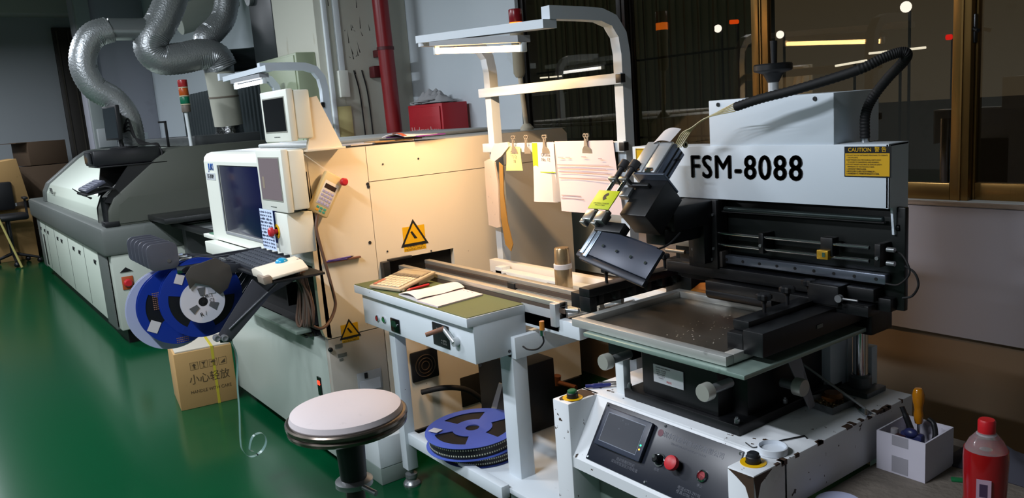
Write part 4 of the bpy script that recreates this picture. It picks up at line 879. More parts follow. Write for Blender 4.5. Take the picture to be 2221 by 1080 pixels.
# keyboard tray and devices
tr_ = MB().box(-3.70, -2.97, 1.0, 1.21, .962, .972, .002).box(-3.60, -3.40, 1.2, 1.3, .955, .965); tr_.obj('keyboard_tray', black_p, J)
kb = thing('keyboard', 'black keyboard lying on the swing tray of the pick-and-place machine', 'keyboard', (-3.43, 1.12, .973))
Fk = frame((-3.64, 1.025, .973), (1, -.03, 0), (.03, 1, .10))
MB().box(0, .44, 0, .165, 0, .018, .004, Fk).obj('body', mat('keyboard_black', '2a2d33', .4), kb)
for j in range(5):
    for i in range(14):
        MB().box(.010+i*.0302, .036+i*.0302, .010+j*.029, .034+j*.029, .018, .024, .002, Fk).obj('key', mat('keyboard_key', '3f434a', .4), kb)
tb = thing('trackball_mouse', 'white trackball controller with blue ball on the end of the keyboard tray', 'mouse', (-3.07, 1.08, .973))
Ft = frame((-3.165, .985, .973), (1, -.05, 0), (.05, 1, .12))
MB().poly([(0, 0, 0), (.19, 0, 0), (.19, 0, .012), (.14, 0, .034), (.05, 0, .040), (0, 0, .028)], (0, .17, 0), Ft, .004).obj('body', mat('trackball_white', 'd5cdbd', .4), tb)
MB().sph(Ft @ Vector((.075, .105, .034)), .026, 20, (1, 1, .75)).obj('ball', mat('sky_blue_ball', '1d8fc0', .25), tb)
MB().box(.11, .195, -.012, .02, -.008, .022, .003, Ft).obj('grey_clamp', mat('taupe_clamp', '857a6e', .5), tb)
for i in range(3): MB().cyl((-3.60+i*.03, .99, .975), (-3.60+i*.03, .99, 1.0), .008, n=12).obj('tray_spring', steel, J)
# teaching pendant hooked on the side
pa, pb, pc, pd = A(713, 371, x=-3.15), A(753, 390, x=-3.15), A(716, 479, x=-3.15), A(671, 455, x=-3.15)
tp = thing('teaching_pendant', 'cream handheld pendant with red stop button hung on the warm lit side', 'pendant', (-3.18, pd.y, pd.z))
uy = ((pa-pd)+(pb-pc)).normalized(); ux = ((pb-pa)+(pc-pd)).normalized(); wp = (pb-pa).length*1.0; hp = (pa-pd).length
Fp = frame(pd+Vector((-.038, 0, 0)), ux, uy)
pen_c = mat('pendant_cream', 'd3bd8a', .45)
MB().box(0, wp, 0, hp, 0, .036, .008, Fp).obj('body', pen_c, tp)
MB().box(.012, wp-.012, hp*.22, hp*.80, .036, .0375, .001, Fp).obj('face_plate', mat('pendant_face', 'd9cfc0', .45), tp)
MB().box(.018, wp-.02, hp*.62, hp*.73, .0375, .0382, 0, Fp).obj('display', mat('brown_display', '3a2a22', .2), tp)
for i in range(4):
    for j in range(4):
        MB().box(.018+i*(wp-.034)/4, .018+(i+.8)*(wp-.034)/4, hp*(.24+j*.09), hp*(.24+j*.09+.06), .0375, .039, .001, Fp).obj('key', mat('lilac_key', 'a8a4c8', .5), tp)
for i in range(3):
    for j in range(2): MB().box(.022+i*(wp-.04)/3, .022+(i+.75)*(wp-.04)/3, hp*(.06+j*.07), hp*(.06+j*.07+.05), .036, .038, .001, Fp).obj('key', mat('amber_key', 'd9a21e', .5) if (i == 0 and j == 0) else mat('teal_key', '3f9a86', .5), tp)
c = Fp @ Vector((wp-.008, hp*.93, .036)); nrm = (Fp.to_3x3() @ Vector((0, 0, 1)))
MB().lathe(c, nrm, [(.010, 0), (.010, .008), (.0165, .010), (.0165, .022), (.011, .026), (0, .026)], 24).obj('stop_button', mat('red_mushroom', 'b5202a', .45), tp)
brown_c = mat('brown_cable', '5c463a', .5)
cb = MB().tube([A(688, 465, x=-3.16), A(686, 495, x=-3.15), A(694, 530, x=-3.14), A(708, 580, x=-3.13), A(724, 640, x=-3.12), A(727, 665, x=-3.11), A(716, 695, x=-3.09), A(698, 712, x=-3.06), A(676, 706, x=-3.04), A(660, 690, x=-3.03), A(654, 660, x=-3.03), A(650, 600, x=-3.05), A(648, 560, x=-3.08)], .0068, n=10)
tagp(cb.obj('pendant_cable', brown_c), 'thick brown cable looping from the pendant down to the hanging cable bundle', 'cable')
for i in range(9):
    o_ = [random.uniform(-8, 8) for _ in range(4)]
    c_ = MB().tube([A(645+i*.8, 562, x=-3.05), A(648+o_[0], 590+o_[1], x=-3.04+i*.003), A(648+i*2.6+o_[1]*.4, 640, x=-3.03+i*.004), A(644+i*4.5, 690+o_[2], x=-3.03+i*.004), A(652+i*3.2, 706+o_[3]*.4, x=-3.02), A(660+i*2.6, 670, x=-3.02+i*.003), A(650+i*2, 610, x=-3.04), A(646+i, 568, x=-3.05)], .0042 if i % 3 else .0055, n=8)
    tagp(c_.obj('hanging_cable', mat('grey_brown_cable', '5b5048', .5) if i % 2 else brown_c), 'brown grey cable tied in the bundle hanging under the trackball', 'cable', 'bundled cables under the trackball')
# pens held on the side, papers and folders on top
for k, (p_, q_) in enumerate((((712, 566), (768, 555)), ((706, 568), (760, 560)))):
    pen('purple pen lying in the side holder, %s' % ('upper one' if k == 0 else 'lower one'), A(*p_, x=-3.185), A(*q_, x=-3.185), mat('purple_pen', '3d2c80', .4), mat('pen_dark', '302020', .4), .004)
MB().box(-3.20, -3.183, 1.30, 1.47, .962, .970, .002).obj('pen_ledge', mat('brown_ledge', '6e4a3c', .5), J)
def flat(name, lab, cat, m_, pts, dz, th_): return MB().poly([(x, y, JT+.0005+dz) for x, y in pts], (0, 0, th_)).obj(name, m_, None, lab, cat)
flat('black_folder', 'black flat folder at the edge of the machine top beside the monitor bracket', 'folder', black_p, [(-3.205, 1.46), (-3.215, 1.76), (-3.42, 1.75), (-3.41, 1.46)], 0, .004)
flat('paper_stack', 'off-white papers spread on the machine top over the black folder', 'paper', paper, [(-3.23, 1.50), (-3.20, 1.80), (-3.45, 1.84), (-3.47, 1.52)], .005, .004)
flat('brown_envelope', 'brown envelope lying on the papers at the edge of the machine top', 'envelope', card, [(-3.195, 1.60), (-3.20, 1.84), (-3.36, 1.80), (-3.35, 1.62)], .010, .004)
flat('dark_booklet', 'dark booklet lying across the brown envelope on the machine top', 'booklet', black_p, [(-3.19, 1.70), (-3.21, 1.86), (-3.33, 1.84), (-3.31, 1.68)], .015, .004)
flat('purple_folder', 'purple folder overhanging the machine top edge, under the white catalogue', 'folder', mat('purple_folder', '6d2c86', .5), [(-3.16, 1.80), (-3.175, 1.95), (-3.40, 1.90), (-3.40, 1.76)], .020, .005)
wc = MB().grid(lambda u, v: Vector((-3.18-.22*u, 1.74+.17*v, JT+.0265+.014*math.sin(u*3.1)*(1-v))), 10, 6, .003).obj('white_catalogue', paper, None, 'white catalogue with curled red edge lying on the purple folder', 'catalogue')
MB().grid(lambda u, v: Vector((-3.19-.10*u, 1.735+.022*v, JT+.030+.014*math.sin(u*2.2))), 8, 2, .002).obj('red_stripe', mat('brick_red', 'a8543c', .6), wc)
# signal tower on the rear
tx, ty = -3.30, 2.52
MB().lathe((tx, ty, JT), (0, 0, 1), [(.035, 0), (.035, .012), (.02, .03), (.014, .034)], 24).cyl((tx, ty, JT), (tx-.005, ty-.02, 1.74), .012, n=16).obj('tower_pole', mat('beige_pole', 'b9b09c', .4), J)
MB().lathe((tx-.005, ty-.02, 1.71), (0, 0, 1), [(.020, 0), (.030, .02), (.030, .17), (.034, .18), (.034, .23)], 24).obj('tower_base', mat('grey_beige_tower', '8f8a78', .5), J)
MB().cyl((tx-.005, ty-.02, 1.94), (tx-.005, ty-.02, 1.98), .034).obj('amber_lens', mat('lit_amber', 'ff7a18', emis=2.2), J, 'glowing amber lens')
MB().cyl((tx-.005, ty-.02, 1.98), (tx-.005, ty-.02, 2.045), .034, b=.004).obj('red_lens', mat('dark_red_lens', '7c1420', .25), J)
# cable and black cases on the floor beneath the side
MB().tube([(-3.18, 1.7, .28), (-3.1, 1.78, .30), (-3.06, 1.88, .27), (-3.05, 1.97, .17), (-3.06, 1.99, .07), (-3.1, 1.97, .012)], .013, n=12).obj('black_hose', rubber, J)
# ---- feeders
fd_m = mat('feeder_grey', '43454c', .35, .5)
def feeder(x, lab):
    t = thing('tape_feeder', lab, 'feeder', (x, .95, .88), 'tape feeders clamped in the front bank')
    MB().poly([(x, 1.24, .945), (x, .86, .955), (x, .80, .985), (x, .80, 1.01), (x, .90, 1.015), (x, 1.0, .99), (x, 1.24, .99)], (-.014, 0, 0), None, .002).obj('body', fd_m, t)
    q = MB(); pts = []
    y0, y1, z0, z1, r_ = .655, .775, 1.015, 1.125, .028
    for cy_, cz_, a0 in ((y1-r_, z1-r_, 0), (y0+r_, z1-r_, 90), (y0+r_, z0+r_, 180), (y1-r_, z0+r_, 270)):
        for k in range(6): a_ = math.radians(a0+k*18); pts.append((x, cy_+r_*math.cos(a_), cz_+r_*math.sin(a_)))
    q.poly(pts, (-.006, 0, 0), None, .0012).obj('paddle_cover', mat('paddle_grey', '5a5c66', .3, .3), t)
    MB().cyl((x+.003, .735, 1.05), (x-.01, .735, 1.05), .008, n=12).box(x-.008, x+.001, .76, .88, .99, 1.02, .002).obj('handle_link', chrome, t)
    MB().poly([(x-.004, 1.18, .94), (x-.004, 1.12, .94), (x-.004, .90, .70), (x-.004, .93, .68)], (-.004, 0, 0)).obj('reel_arm', fd_m, t)
    return t
f0 = feeder(-3.42, 'dark grey tape feeder nearest the viewer, its paddle cover fully in view')
for i in range(1, 6): dup(f0, (-.075*i, 0, .0), label='dark grey tape feeder, %s behind the nearest one' % ['first', 'second', 'third', 'fourth', 'last'][i-1])
# nearest long feeder arm with knobs
fa = thing('splicing_feeder', 'long slanting dark feeder arm with two silver knobs in front of the blue reels', 'feeder', (-3.31, 1.0, .69))
MB().poly([(-3.30, 1.22, .98), (-3.30, 1.10, 1.0), (-3.30, 1.02, .93), (-3.30, .855, .73), (-3.30, .86, .695), (-3.30, .90, .69), (-3.30, 1.1, .86), (-3.30, 1.22, .90)], (-.006, 0, 0), None, .001).obj('arm_plate', mat('smoky_plate', '55555c', .3, .4), fa)
for y, z in ((.875, .715), (.845, .722)): MB().lathe((-3.315, y, z), (1, 0, 0), [(.010, 0), (.010, .012), (.0145, .016), (.0145, .034), (.010, .036), (.010, .03), (0, .03)], 20).obj('roller_knob', mat('pale_knob', 'a9aaae', .3, .6), fa)
MB().cyl((-3.296, 1.20, .95), (-3.296, .90, .745), .0028, n=8).obj('guide_wire', steel, fa)
# ---- reels on the feeders
def reel(lab, c, R, w, mt, nw=3, rot=0., name='component_reel', tape=None):
    t = thing(name, lab, 'reel', (c[0], c[1], c[2]-R))
    flange_reel(t, c, (1, 0, 0), R, w, mt, .035, nw, rot, tape=tape or mat('black_carrier_tape', '16171a', .45), dots=False); return t
rA = reel('pale lilac edged big reel, rearmost and lowest of the reels', (-3.62, .755, .815), .178, .018, mat('lilac_reel', 'a9b0cc', .4), 0)
rB = reel('big blue reel hanging left, with a white square label near its lower edge', (-3.555, .775, .835), .166, .022, blue_r, 3, .5)
rC = reel('big blue reel hanging right, behind the small white reel', (-3.44, .845, .872), .168, .022, blue_r, 3, 2.9)
rD = reel('small white reel with handwriting in front of the right blue reel', (-3.375, .832, .866), .088, .014, mat('white_reel', 'c9cad4', .4), 0, 0)
for k in range(3):
    a_ = math.radians(92+120*k); q = []
    for r_, da in ((.028, -.30), (.062, -.26), (.062, .26), (.028, .30)): q.append(Vector((-3.3645, .832+r_*math.cos(a_+da), .866+r_*math.sin(a_+da))))
    MB().poly(q, (.0008, 0, 0)).obj('window', mat('grey_window', '55585c', .5), rD)
text('handwriting', 'UR-1\n     CJ', .020, (-3.3640, .852, .877), (0, 1, 0), (0, 0, 1), ink, rD, ext=.0002)
text('handwriting', 'R /', .024, (-3.3640, .826, .815), (0, 1, .2), (0, -.2, 1), ink, rD, ext=.0002)
MB().box(-3.3645, -3.3638, .855, .885, .895, .925).obj('label', mat('grey_label', 'a8aab4', .6), rD)
MB().lathe((-3.366, .832, .866), (1, 0, 0), [(.006, 0), (.006, .004), (0, .004)], 16).obj('spindle', ink, rD)
MB().box(-.021, .021, -.024, .024, 0, .001, 0, frame((-3.541, .665, .765), (0, 1, -.55), (0, .55, 1))).obj('label', paper, rB)
MB().box(-.017, .017, -.02, .02, 0, .001, 0, frame((-3.426, .765, .965), (0, 1, -.45), (0, .45, 1))).obj('label', paper, rC)
pr = MB()
for cy_, cz_, n1_, n2_ in ((.675, .865, 5, 9), (.745, .705, 7, 3)):
    for i in range(n1_):
        for j in range(n2_): pr.box(-3.5425, -3.5418, cy_+i*.0075, cy_+i*.0075+.005, cz_-.03+j*.0085, cz_-.03+j*.0085+.004)
pr.obj('print_marks', mat('orange_print', '8e6a5a', .6), rB)['kind'] = 'stuff'
# feeder housing plate over the white reel
hp_ = MB(); pts = [(.80, 1.02), (.90, 1.04), (.955, 1.0), (.96, .955), (.935, .905), (.90, .885), (.86, .93), (.81, .95), (.785, .93), (.775, .99)]
hp_.poly([(-3.355, y, z) for y, z in pts], (-.006, 0, 0), None, .001); tagp(hp_.obj('reel_guard', mat('taupe_guard', '54504c', .35, .4)), 'taupe metal guard plate above the small white reel', 'guard')
# hanging cover tape with curled end
ts = MB().tube([(-3.33, .90, .72), (-3.33, .925, .62), (-3.33, .912, .50), (-3.33, .905, .38), (-3.33, .893, .26), (-3.33, .895, .205), (-3.33, .925, .165), (-3.33, .975, .175), (-3.33, 1.0, .215), (-3.33, .985, .255), (-3.33, .945, .25), (-3.33, .925, .20), (-3.33, .94, .185)], .004, sub=8, flat=(.022, .0012, (0, 1, .3)))
ct = tagp(ts.obj('carrier_tape', mat('pale_green_tape', '86a8a4', .3, trans=.2)), 'pale green perforated carrier tape hanging from the reels to a curl near the floor', 'tape')
# carton under the reels
Mc = frame((-4.665, .95, 0), (.13, .99, 0), (0, 0, 1))   # x along the printed face, y up, z outwards
cbx = thing('cardboard_carton', 'brown cardboard carton with yellow strap and printed marks under the reels', 'carton', (-4.7, 1.2, 0))
cw, ch = .315, .335; bp_ = mat('box_print', '4a3a22', .8)
MB().box(0, cw, 0, ch, -.36, 0, .004, Mc).obj('box_body', card, cbx)
MB().box(.01, cw-.01, ch+.001, ch+.008, -.35, -.01, 0, Mc).obj('plastic_wrap', mat('wrap', 'b9b2a4', .3), cbx)
MB().box(.20, .215, 0, ch+.002, 0, .0015, 0, Mc).box(.20, .215, ch, ch+.0095, -.36, .001, 0, Mc).obj('strap', mat('yellow_strap', 'b3a432', .4), cbx)
ex, ey, en = Mc.to_3x3() @ Vector((1, 0, 0)), Vector((0, 0, 1)), Mc.to_3x3() @ Vector((0, 0, 1))
text('lettering', '小心轻放', .062, Mc @ Vector((.175, .165, .001)), ex, ey, bp_, cbx, sx=.9)
text('lettering', 'HANDLE WITH CARE', .026, Mc @ Vector((.175, .095, .001)), ex, ey, bp_, cbx, sx=.9)
for i in range(4):
    u = .10+i*.052; q = MB().box(u-.022, u+.022, .225, .269, 0, .001, 0, Mc).obj('symbol_box', bp_, cbx); MB().box(u-.020, u+.020, .227, .267, .001, .0015, 0, Mc).obj('symbol_field', card, q)
    sh_ = [[(0, .262), (-.012, .25), (-.004, .247), (-.004, .232), (.007, .232), (.004, .247), (.012, .25)], [(-.012, .262), (.012, .262), (.002, .248), (.002, .236), (.009, .232), (-.009, .232), (-.002, .236), (-.002, .248)], [(-.014, .254), (-.004, .260), (.014, .256), (.012, .250), (-.012, .248)], [(-.014, .234), (.014, .234), (.014, .258), (.0, .248)]][i]
    MB().poly([(u+a_, b_, .0016) for a_, b_ in sh_], (0, 0, .0003), Mc).obj('symbol_mark', bp_, q)
# ---- stool
sc = Vector((-2.08, .862, .715)); stl = thing('round_stool', 'round stool with pale grey seat and worn metal rim in front of the workbench', 'stool', (sc.x, sc.y, 0))
MB().lathe(sc, (0, 0, 1), [(0, 0), (.160, .0), (.163, .012), (.158, .026), (.13, .036), (.06, .041), (0, .042)], 56).obj('seat_cushion', mat('pale_grey_vinyl', 'b4acae', .6, var=.10, vs=16), stl)
MB().lathe(sc+Vector((0, 0, -.006)), (0, 0, 1), [(.155, -.004), (.170, -.004), (.1745, .002), (.1745, .010), (.170, .014), (.163, .015), (.16, .010)], 56).lathe(sc+Vector((0, 0, -.022)), (0, 0, 1), [(.06, 0), (.165, -.006), (.171, -.002), (.172, .006), (.168, .012), (.10, .012)], 56).obj('metal_rim', mat('worn_bronze_rim', '6b625a', .25, .9, var=.4, vs=12), stl)
MB().cyl(sc+Vector((0, 0, -.19)), sc+Vector((0, 0, -.02)), .038, .045, n=28).obj('upper_column', black_p, stl)
MB().cyl((sc.x, sc.y, .13), (sc.x, sc.y, .56), .028, n=24).obj('lower_column', mat('brown_column', '2e2522', .5), stl)
MB().lathe((sc.x, sc.y, .50), (0, 0, 1), [(.03, 0), (.055, .006), (.055, .02), (.03, .03)], 24).cyl((sc.x+.04, sc.y, .515), (sc.x+.10, sc.y+.02, .505), .008).obj('height_collar', steel, stl)
for k in range(5):
    a_ = math.radians(72*k+20); e = Vector((sc.x+.26*math.cos(a_), sc.y+.26*math.sin(a_), .035)); MB().cyl((sc.x, sc.y, .15), e, .022, .014, n=12).cyl(e+Vector((0, 0, -.035)), e, .018, n=12).obj('leg', black_p, stl)
# white unit on the floor behind the stool
wu = thing('white_floor_unit', 'white metal floor unit standing on the green floor behind the stool', 'unit', (-3.05, 1.42, 0))
MB().box(-3.13, -2.98, 1.36, 1.50, .0, .075, .004).obj('grey_base', mat('unit_base', '7d8a84', .4), wu)
MB().box(-3.13, -2.98, 1.36, 1.50, .076, .21, .004).box(-3.08, -3.03, 1.40, 1.46, .21, .24, .003).obj('body', white_p, wu)
lf = MB().poly([A(840, 1035, z=.0), A(846, 1043, z=0), A(850, 1036, z=0), A(845, 1031, z=0)], (0, 0, .012)); tagp(lf.obj('yellow_scrap', mat('yellow_scrap', '9aa822', .6)), 'small yellow scrap lying on the green floor left of the bench foot', 'scrap')
# ---- reflow oven far left
O = thing('reflow_oven', 'long grey and pale green reflow oven with sloping hood at the far left', 'oven', (-8.8, 1.6, 0))
OX0, OX1 = -11.2, -6.5
pgreen = mat('pale_green_enamel', 'c3cdc0', .38, var=.06, vs=1.5)
MB().box(OX0+.25, OX1-.13, .99, 2.3, .13, .70, .004).obj('lower_body', pgreen, O)
for x0, x1 in ((OX0+.0, OX0+.25), (OX1-.50, OX1-.13)): MB().box(x0, x1, .984, 2.31, .11, .70, .01).obj('corner_pillar', mgrey, O)
MB().box(OX1-.128, OX1-.02, 1.0, 2.28, .12, .70, .01).obj('end_panel', mat('pale_grey_end', 'a9b0a6', .4), O)
MB().box(OX0-.3, OX1, .955, 2.33, .695, .912, .03).obj('grey_band', mgrey, O)
MB().box(OX0+.1, OX1-.1, 1.05, 2.25, .0, .12).obj('plinth', black_m, O)
for k, x in enumerate((-10.92, -10.55, -10.25, -9.45, -9.15, -8.35, -8.0, -7.2)):
    MB().box(x-.05, x+.02, .983, .991, .565, .60, .003).box(x+.03, x+.05, .985, .991, .59, .60).obj('door_latch', black_p, O)
for x in (-10.42, -9.7, -8.7, -7.75): MB().box(x-.003, x+.003, .988, .9905, .15, .67).obj('door_gap', dgrey, O)
MB().box(-10.80, -10.70, .986, .991, .16, .52, .004).obj('vent_slot', black_p, O)
MB().box(OX1-.02, OX1-.013, 1.05, 1.13, .43, .53, .003).obj('switch_plate', mat('orange_plate', 'a0481f', .5), O)
MB().lathe((OX1-.013, 1.09, .48), (1, 0, 0), [(.032, 0), (.032, .015), (.022, .03), (0, .03)], 20).obj('red_switch', red_pl, O)
MB().poly([(OX1-.018, 1.09, .52+.045), (OX1-.018, 1.045, .565), (OX1-.018, 1.09, .61-.01), (OX1-.018, 1.135, .565)], (.004, 0, 0)).obj('diamond_sign', black_p, O)
prof = [(1.03, .912), (1.04, 1.03), (1.085, 1.12), (1.42, 1.38), (1.53, 1.445), (1.62, 1.458), (2.28, 1.458), (2.28, .912)]
def hoodpart(x0, x1, m_, n_, dy=0., sc=1.): MB().poly([(x0, y+dy*(y < 1.6), z-dy*.6*(y > 1.035 and y < 2.2)) for y, z in prof], (x1-x0, 0, 0), None, .008).obj(n_, m_, O)
hoodpart(OX1-.50, OX1-.03, mat('olive_grey', '4c4f48', .5), 'hood_cheek'); hoodpart(-10.62, -10.45, mgrey, 'hood_cheek'); hoodpart(-10.45, OX1-.50, pgreen, 'hood_panel', .022)
MB().box(-9.5, OX1-.25, 1.78, 2.32, 1.455, 1.53, .008).obj('rear_raised_cover', dgrey, O)
MB().poly([(OX1-.03, 1.10, .93), (OX1-.03, 1.12, 1.07), (OX1-.03, 1.19, 1.12), (OX1-.03, 2.2, 1.12), (OX1-.03, 2.2, .93)], (.006, 0, 0)).obj('end_door', mat('olive_grey', '4c4f48', .5), O)
q = MB(); q.poly([(OX1-.49, 1.028, .915), (OX1-.49, 1.033, 1.03), (OX1-.49, 1.075, 1.13), (OX1-.49, 1.42, 1.395), (OX1-.49, 1.43, 1.38), (OX1-.49, 1.09, 1.11), (OX1-.49, 1.05, 1.02), (OX1-.49, 1.05, .915)], (-.012, 0, 0)); q.obj('hood_seam', black_p, O)
text('lettering', '5 VIPER', .085, (-9.86, 1.045, 1.055), (1, 0, 0), (0, 0.0, 1), mat('oven_logo', '3c4044', .5), O, bold=.002)
# exit tunnel and link rails to the mounter
MB().box(OX1-.03, -4.98, 1.45, 1.50, .86, .90, .003).box(OX1-.03, -4.98, 1.72, 1.77, .86, .90, .003).box(OX1-.03, OX1+.5, 1.30, 2.0, .93, .97, .004).obj('exit_rail', dsteel, O)
for i in range(9): MB().cyl((-6.4+i*.16, 1.50, .875), (-6.4+i*.16, 1.72, .875), .014, n=10).obj('exit_roller', steel, O)
MB().box(-6.4, -6.3, 1.5, 1.72, 0, .86, .004).obj('rail_support', dgrey, O); MB().box(-5.2, -5.1, 1.5, 1.72, 0, .86, .004).obj('rail_support', dgrey, O)
# computer shelf
MB().box(-6.98, -6.53, 1.02, 1.50, 1.352, 1.362, .002).poly([(-6.54, 1.22, 1.352), (-6.54, 1.45, 1.352), (-6.54, 1.08, 1.08), (-6.54, 1.02, 1.10)], (-.02, 0, 0)).poly([(-6.95, 1.10, 1.352), (-6.95, 1.40, 1.352), (-6.95, 1.05, 1.12)], (-.02, 0, 0)).cyl((-6.6, 1.04, .93), (-6.6, 1.04, 1.13), .035, n=20).box(-6.68, -6.52, 1.0, 1.10, .912, .95, .004).obj('computer_stand', black_p, O)
MB().poly([(-6.90, .90, 1.16), (-6.50, .90, 1.16), (-6.50, 1.10, 1.19), (-6.90, 1.10, 1.19)], (0, 0, .012)).poly([(-6.95, .88, 1.20), (-6.95, .94, 1.14), (-6.50, .94, 1.14), (-6.50, .93, 1.135)], (0, 0, .008)).obj('keyboard_shelf', black_p, O)
pc = thing('desktop_computer', 'black desktop computer case lying flat on the oven shelf under the thin monitor', 'computer', (-6.75, 1.25, 1.363))
MB().box(-6.96, -6.57, 1.00, 1.47, 1.363, 1.48, .012).obj('case', mat('pc_black', '17181b', .35), pc)
MB().box(-6.93, -6.62, .992, 1.002, 1.38, 1.465, .006).obj('front_bezel', black_g, pc)
kb2 = thing('keyboard', 'dark blue-grey keyboard on the tilted oven shelf below the computer case', 'keyboard', (-6.7, 1.0, 1.20))
Fk = frame((-6.88, .915, 1.18), (1, 0, 0), (0, 1, .45))
MB().box(0, .36, 0, .15, 0, .02, .003, Fk).obj('body', mat('kb_bluegrey', '3b3e4c', .5), kb2)
for j in range(5):
    for i in range(12): MB().box(.01+i*.0285, .034+i*.0285, .008+j*.027, .03+j*.027, .02, .026, .001, Fk).obj('key', mat('kb_key_bluegrey', '565a6c', .5), kb2)
mo = thing('flat_monitor', 'thin black monitor seen edge-on on top of the computer case by the oven duct', 'monitor', (-6.75, 1.25, 1.482))
Fm = frame((-6.78, 1.215, 1.545), (1, .10, 0), (0, .02, 1))
MB().box(-.17, .17, 0, .26, 0, .03, .006, Fm).box(-.10, .10, .05, .2, -.03, 0, .006, Fm).obj('screen_body', black_p, mo)
MB().box(-.155, .155, .015, .245, .03, .031, 0, Fm).obj('screen', mat('screen_off', '151d22', .15), mo)
MB().cyl((-6.75, 1.24, 1.49), (-6.75, 1.23, 1.60), .016).lathe((-6.75, 1.25, 1.481), (0, 0, 1), [(.10, 0), (.10, .008), (.02, .016), (0, .016)], 28).obj('monitor_foot', black_p, mo)
for k in range(4):
    tagp(MB().tube([(-6.74, 1.26, 1.60), (-6.70, 1.30, 1.70-.03*k), (-6.68, 1.33, 1.55), (-6.66, 1.36+.02*k, 1.50), (-6.62, 1.44+.01*k, 1.495), (-6.56, 1.475, 1.45-.01*k), (-6.54, 1.47, 1.40)], .006, n=8).obj('computer_cable', rubber), 'black cable looping behind the edge-on monitor over the computer case', 'cable', 'computer cables on the oven')
# signal tower of the oven
tx, ty = -6.62, 1.715
tp2 = [(0, 0, 'x')]
MB().cyl((tx, ty, 1.458), (tx, ty-.005, 1.72), .014, n=14).obj('tower_pole', white_p, O)
MB().cyl((tx, ty, 1.72), (tx, ty, 1.775), .034, b=.003).obj('tower_base', mat('tower_brown', '6f655c', .5), O)
for z0, c_, n_ in ((1.785, '0e6b4c', 'green_lens'), (1.85, 'b4521c', 'amber_lens'), (1.915, 'a3262a', 'red_lens')): MB().cyl((tx, ty, z0), (tx, ty, z0+.055), .036, b=.003).obj(n_, mat('lens_'+c_, c_, .3), O)
for z0 in (1.776, 1.841, 1.906): MB().cyl((tx, ty, z0), (tx, ty, z0+.008), .037).obj('tower_ring', mat('tower_ring', 'c9bda0', .4), O)
# ---- ducts
foil = mat('foil_duct', 'a2a6a8', .36, .65, bump=.35, bs=70)
foil_s = mat('smooth_duct', '8a9092', .3, .6)
def duct(name, lab, pts, r, m_=None, rib=.022, sub=9):
    q = MB().tube(pts, r, n=22, sub=sub, rib=rib); return tagp(q.obj(name, m_ or foil, ang=60), lab, 'duct')
XD = -7.0
D = lambda px, py, dx=0: A(px, py, x=XD+dx)
duct('flexible_duct', 'silver flexible duct snaking up from the oven beside the edge-on monitor', [D(287, 330), D(284, 290), D(272, 248), D(245, 215), D(205, 190), D(182, 150), D(183, 108), D(203, 76), D(238, 64)], .098, sub=14)
duct('straight_duct', 'straight horizontal grey duct joining the left silver duct at the top', [D(236, 64), D(290, 64), D(345, 62)], .085, foil_s, 0, 2)
duct('flexible_duct', 'thick silver flexible duct dipping from the ceiling then running right to the pale stack', [D(378, -50), D(372, -5), D(352, 45), D(331, 80), D(327, 108), D(350, 128), D(395, 126), D(435, 118), D(468, 124), D(484, 150)], .125, sub=14)
duct('flexible_duct', 'silver flexible duct bending down behind into the top of the pale stack', [D(493, -50, -.1), D(492, 0, -.1), D(484, 40, -.1), D(462, 68, -.1), D(446, 84, -.1), D(448, 110, -.1)], .10, sub=12)
duct('flexible_duct', 'short silver duct at the top right ending at the blue part', [D(535, -5, .5), D(560, -6, .5), D(582, 10, .5), D(594, 45, .5), D(597, 78, .5)], .065, sub=12)
duct('straight_duct', 'pale smooth duct slanting up behind the thick silver duct', [D(385, 45, -1.5), D(430, 30, -1.5), D(500, -12, -1.5)], .14, mat('pale_duct', 'a3a89f', .5), 0, 2)
duct('straight_duct', 'dark horizontal duct behind the pale stack, left of the green cabinet', [D(495, 132, -.3), D(545, 128, -.3), D(600, 118, -.3)], .10, mat('dark_duct', '3a4042', .3, .6), 0, 2)
blue = MB().cyl(D(598, 74, .5), D(600, 122, .5), .075, n=24); tagp(blue.obj('blue_collar', mat('blue_collar', '123a72', .4)), 'dark blue collar at the end of the short silver duct', 'collar')
sx, sy = -7.05, 2.16
stk = thing('exhaust_stack', 'pale jointed exhaust stack with foil base standing on the oven hood', 'stack', (sx, sy, 1.53))
MB().cyl((sx, sy, 1.60), (sx+.03, sy-.03, 2.08), .118, .122, n=28).obj('stack_pipe', mat('cream_stack', 'b3b4a6', .6, var=.15, vs=5), stk)
MB().lathe((sx+.015, sy-.015, 1.835), (.05, -.05, 1), [(.124, 0), (.124, .012), (.118, .014), (.118, 0)], 28).obj('stack_joint', mat('stack_joint', '6f665a', .7), stk)
MB().cyl((sx+.03, sy-.03, 2.05), (sx+.035, sy-.035, 2.16), .122, .128, n=28).obj('foil_top', foil, stk)
fo = mat('crumpled_foil', '8a8c8d', .18, 1., bump=1., bs=22); MB().cyl((sx, sy, 1.53), (sx, sy, 1.66), .12, .105, n=28).obj('foil_base', fo, stk)
dp = MB().tube([(-7.0, 1.335, 1.455), (-7.0, 1.335, 1.60)], .055, sub=1); tagp(dp.obj('duct_stub', mat('tan_stub', '8a7c5c', .5)), 'tan pipe stub under the left silver flexible duct', 'pipe')
# small bracket and rod behind oven
br = MB().box(-6.99, -6.975, 1.62, 1.64, 1.459, 1.66, .002).box(-6.99, -6.975, 1.575, 1.64, 1.655, 1.67, .002); tagp(br.obj('bent_rod', black_p), 'black bent flat bar standing on the oven hood', 'bar')
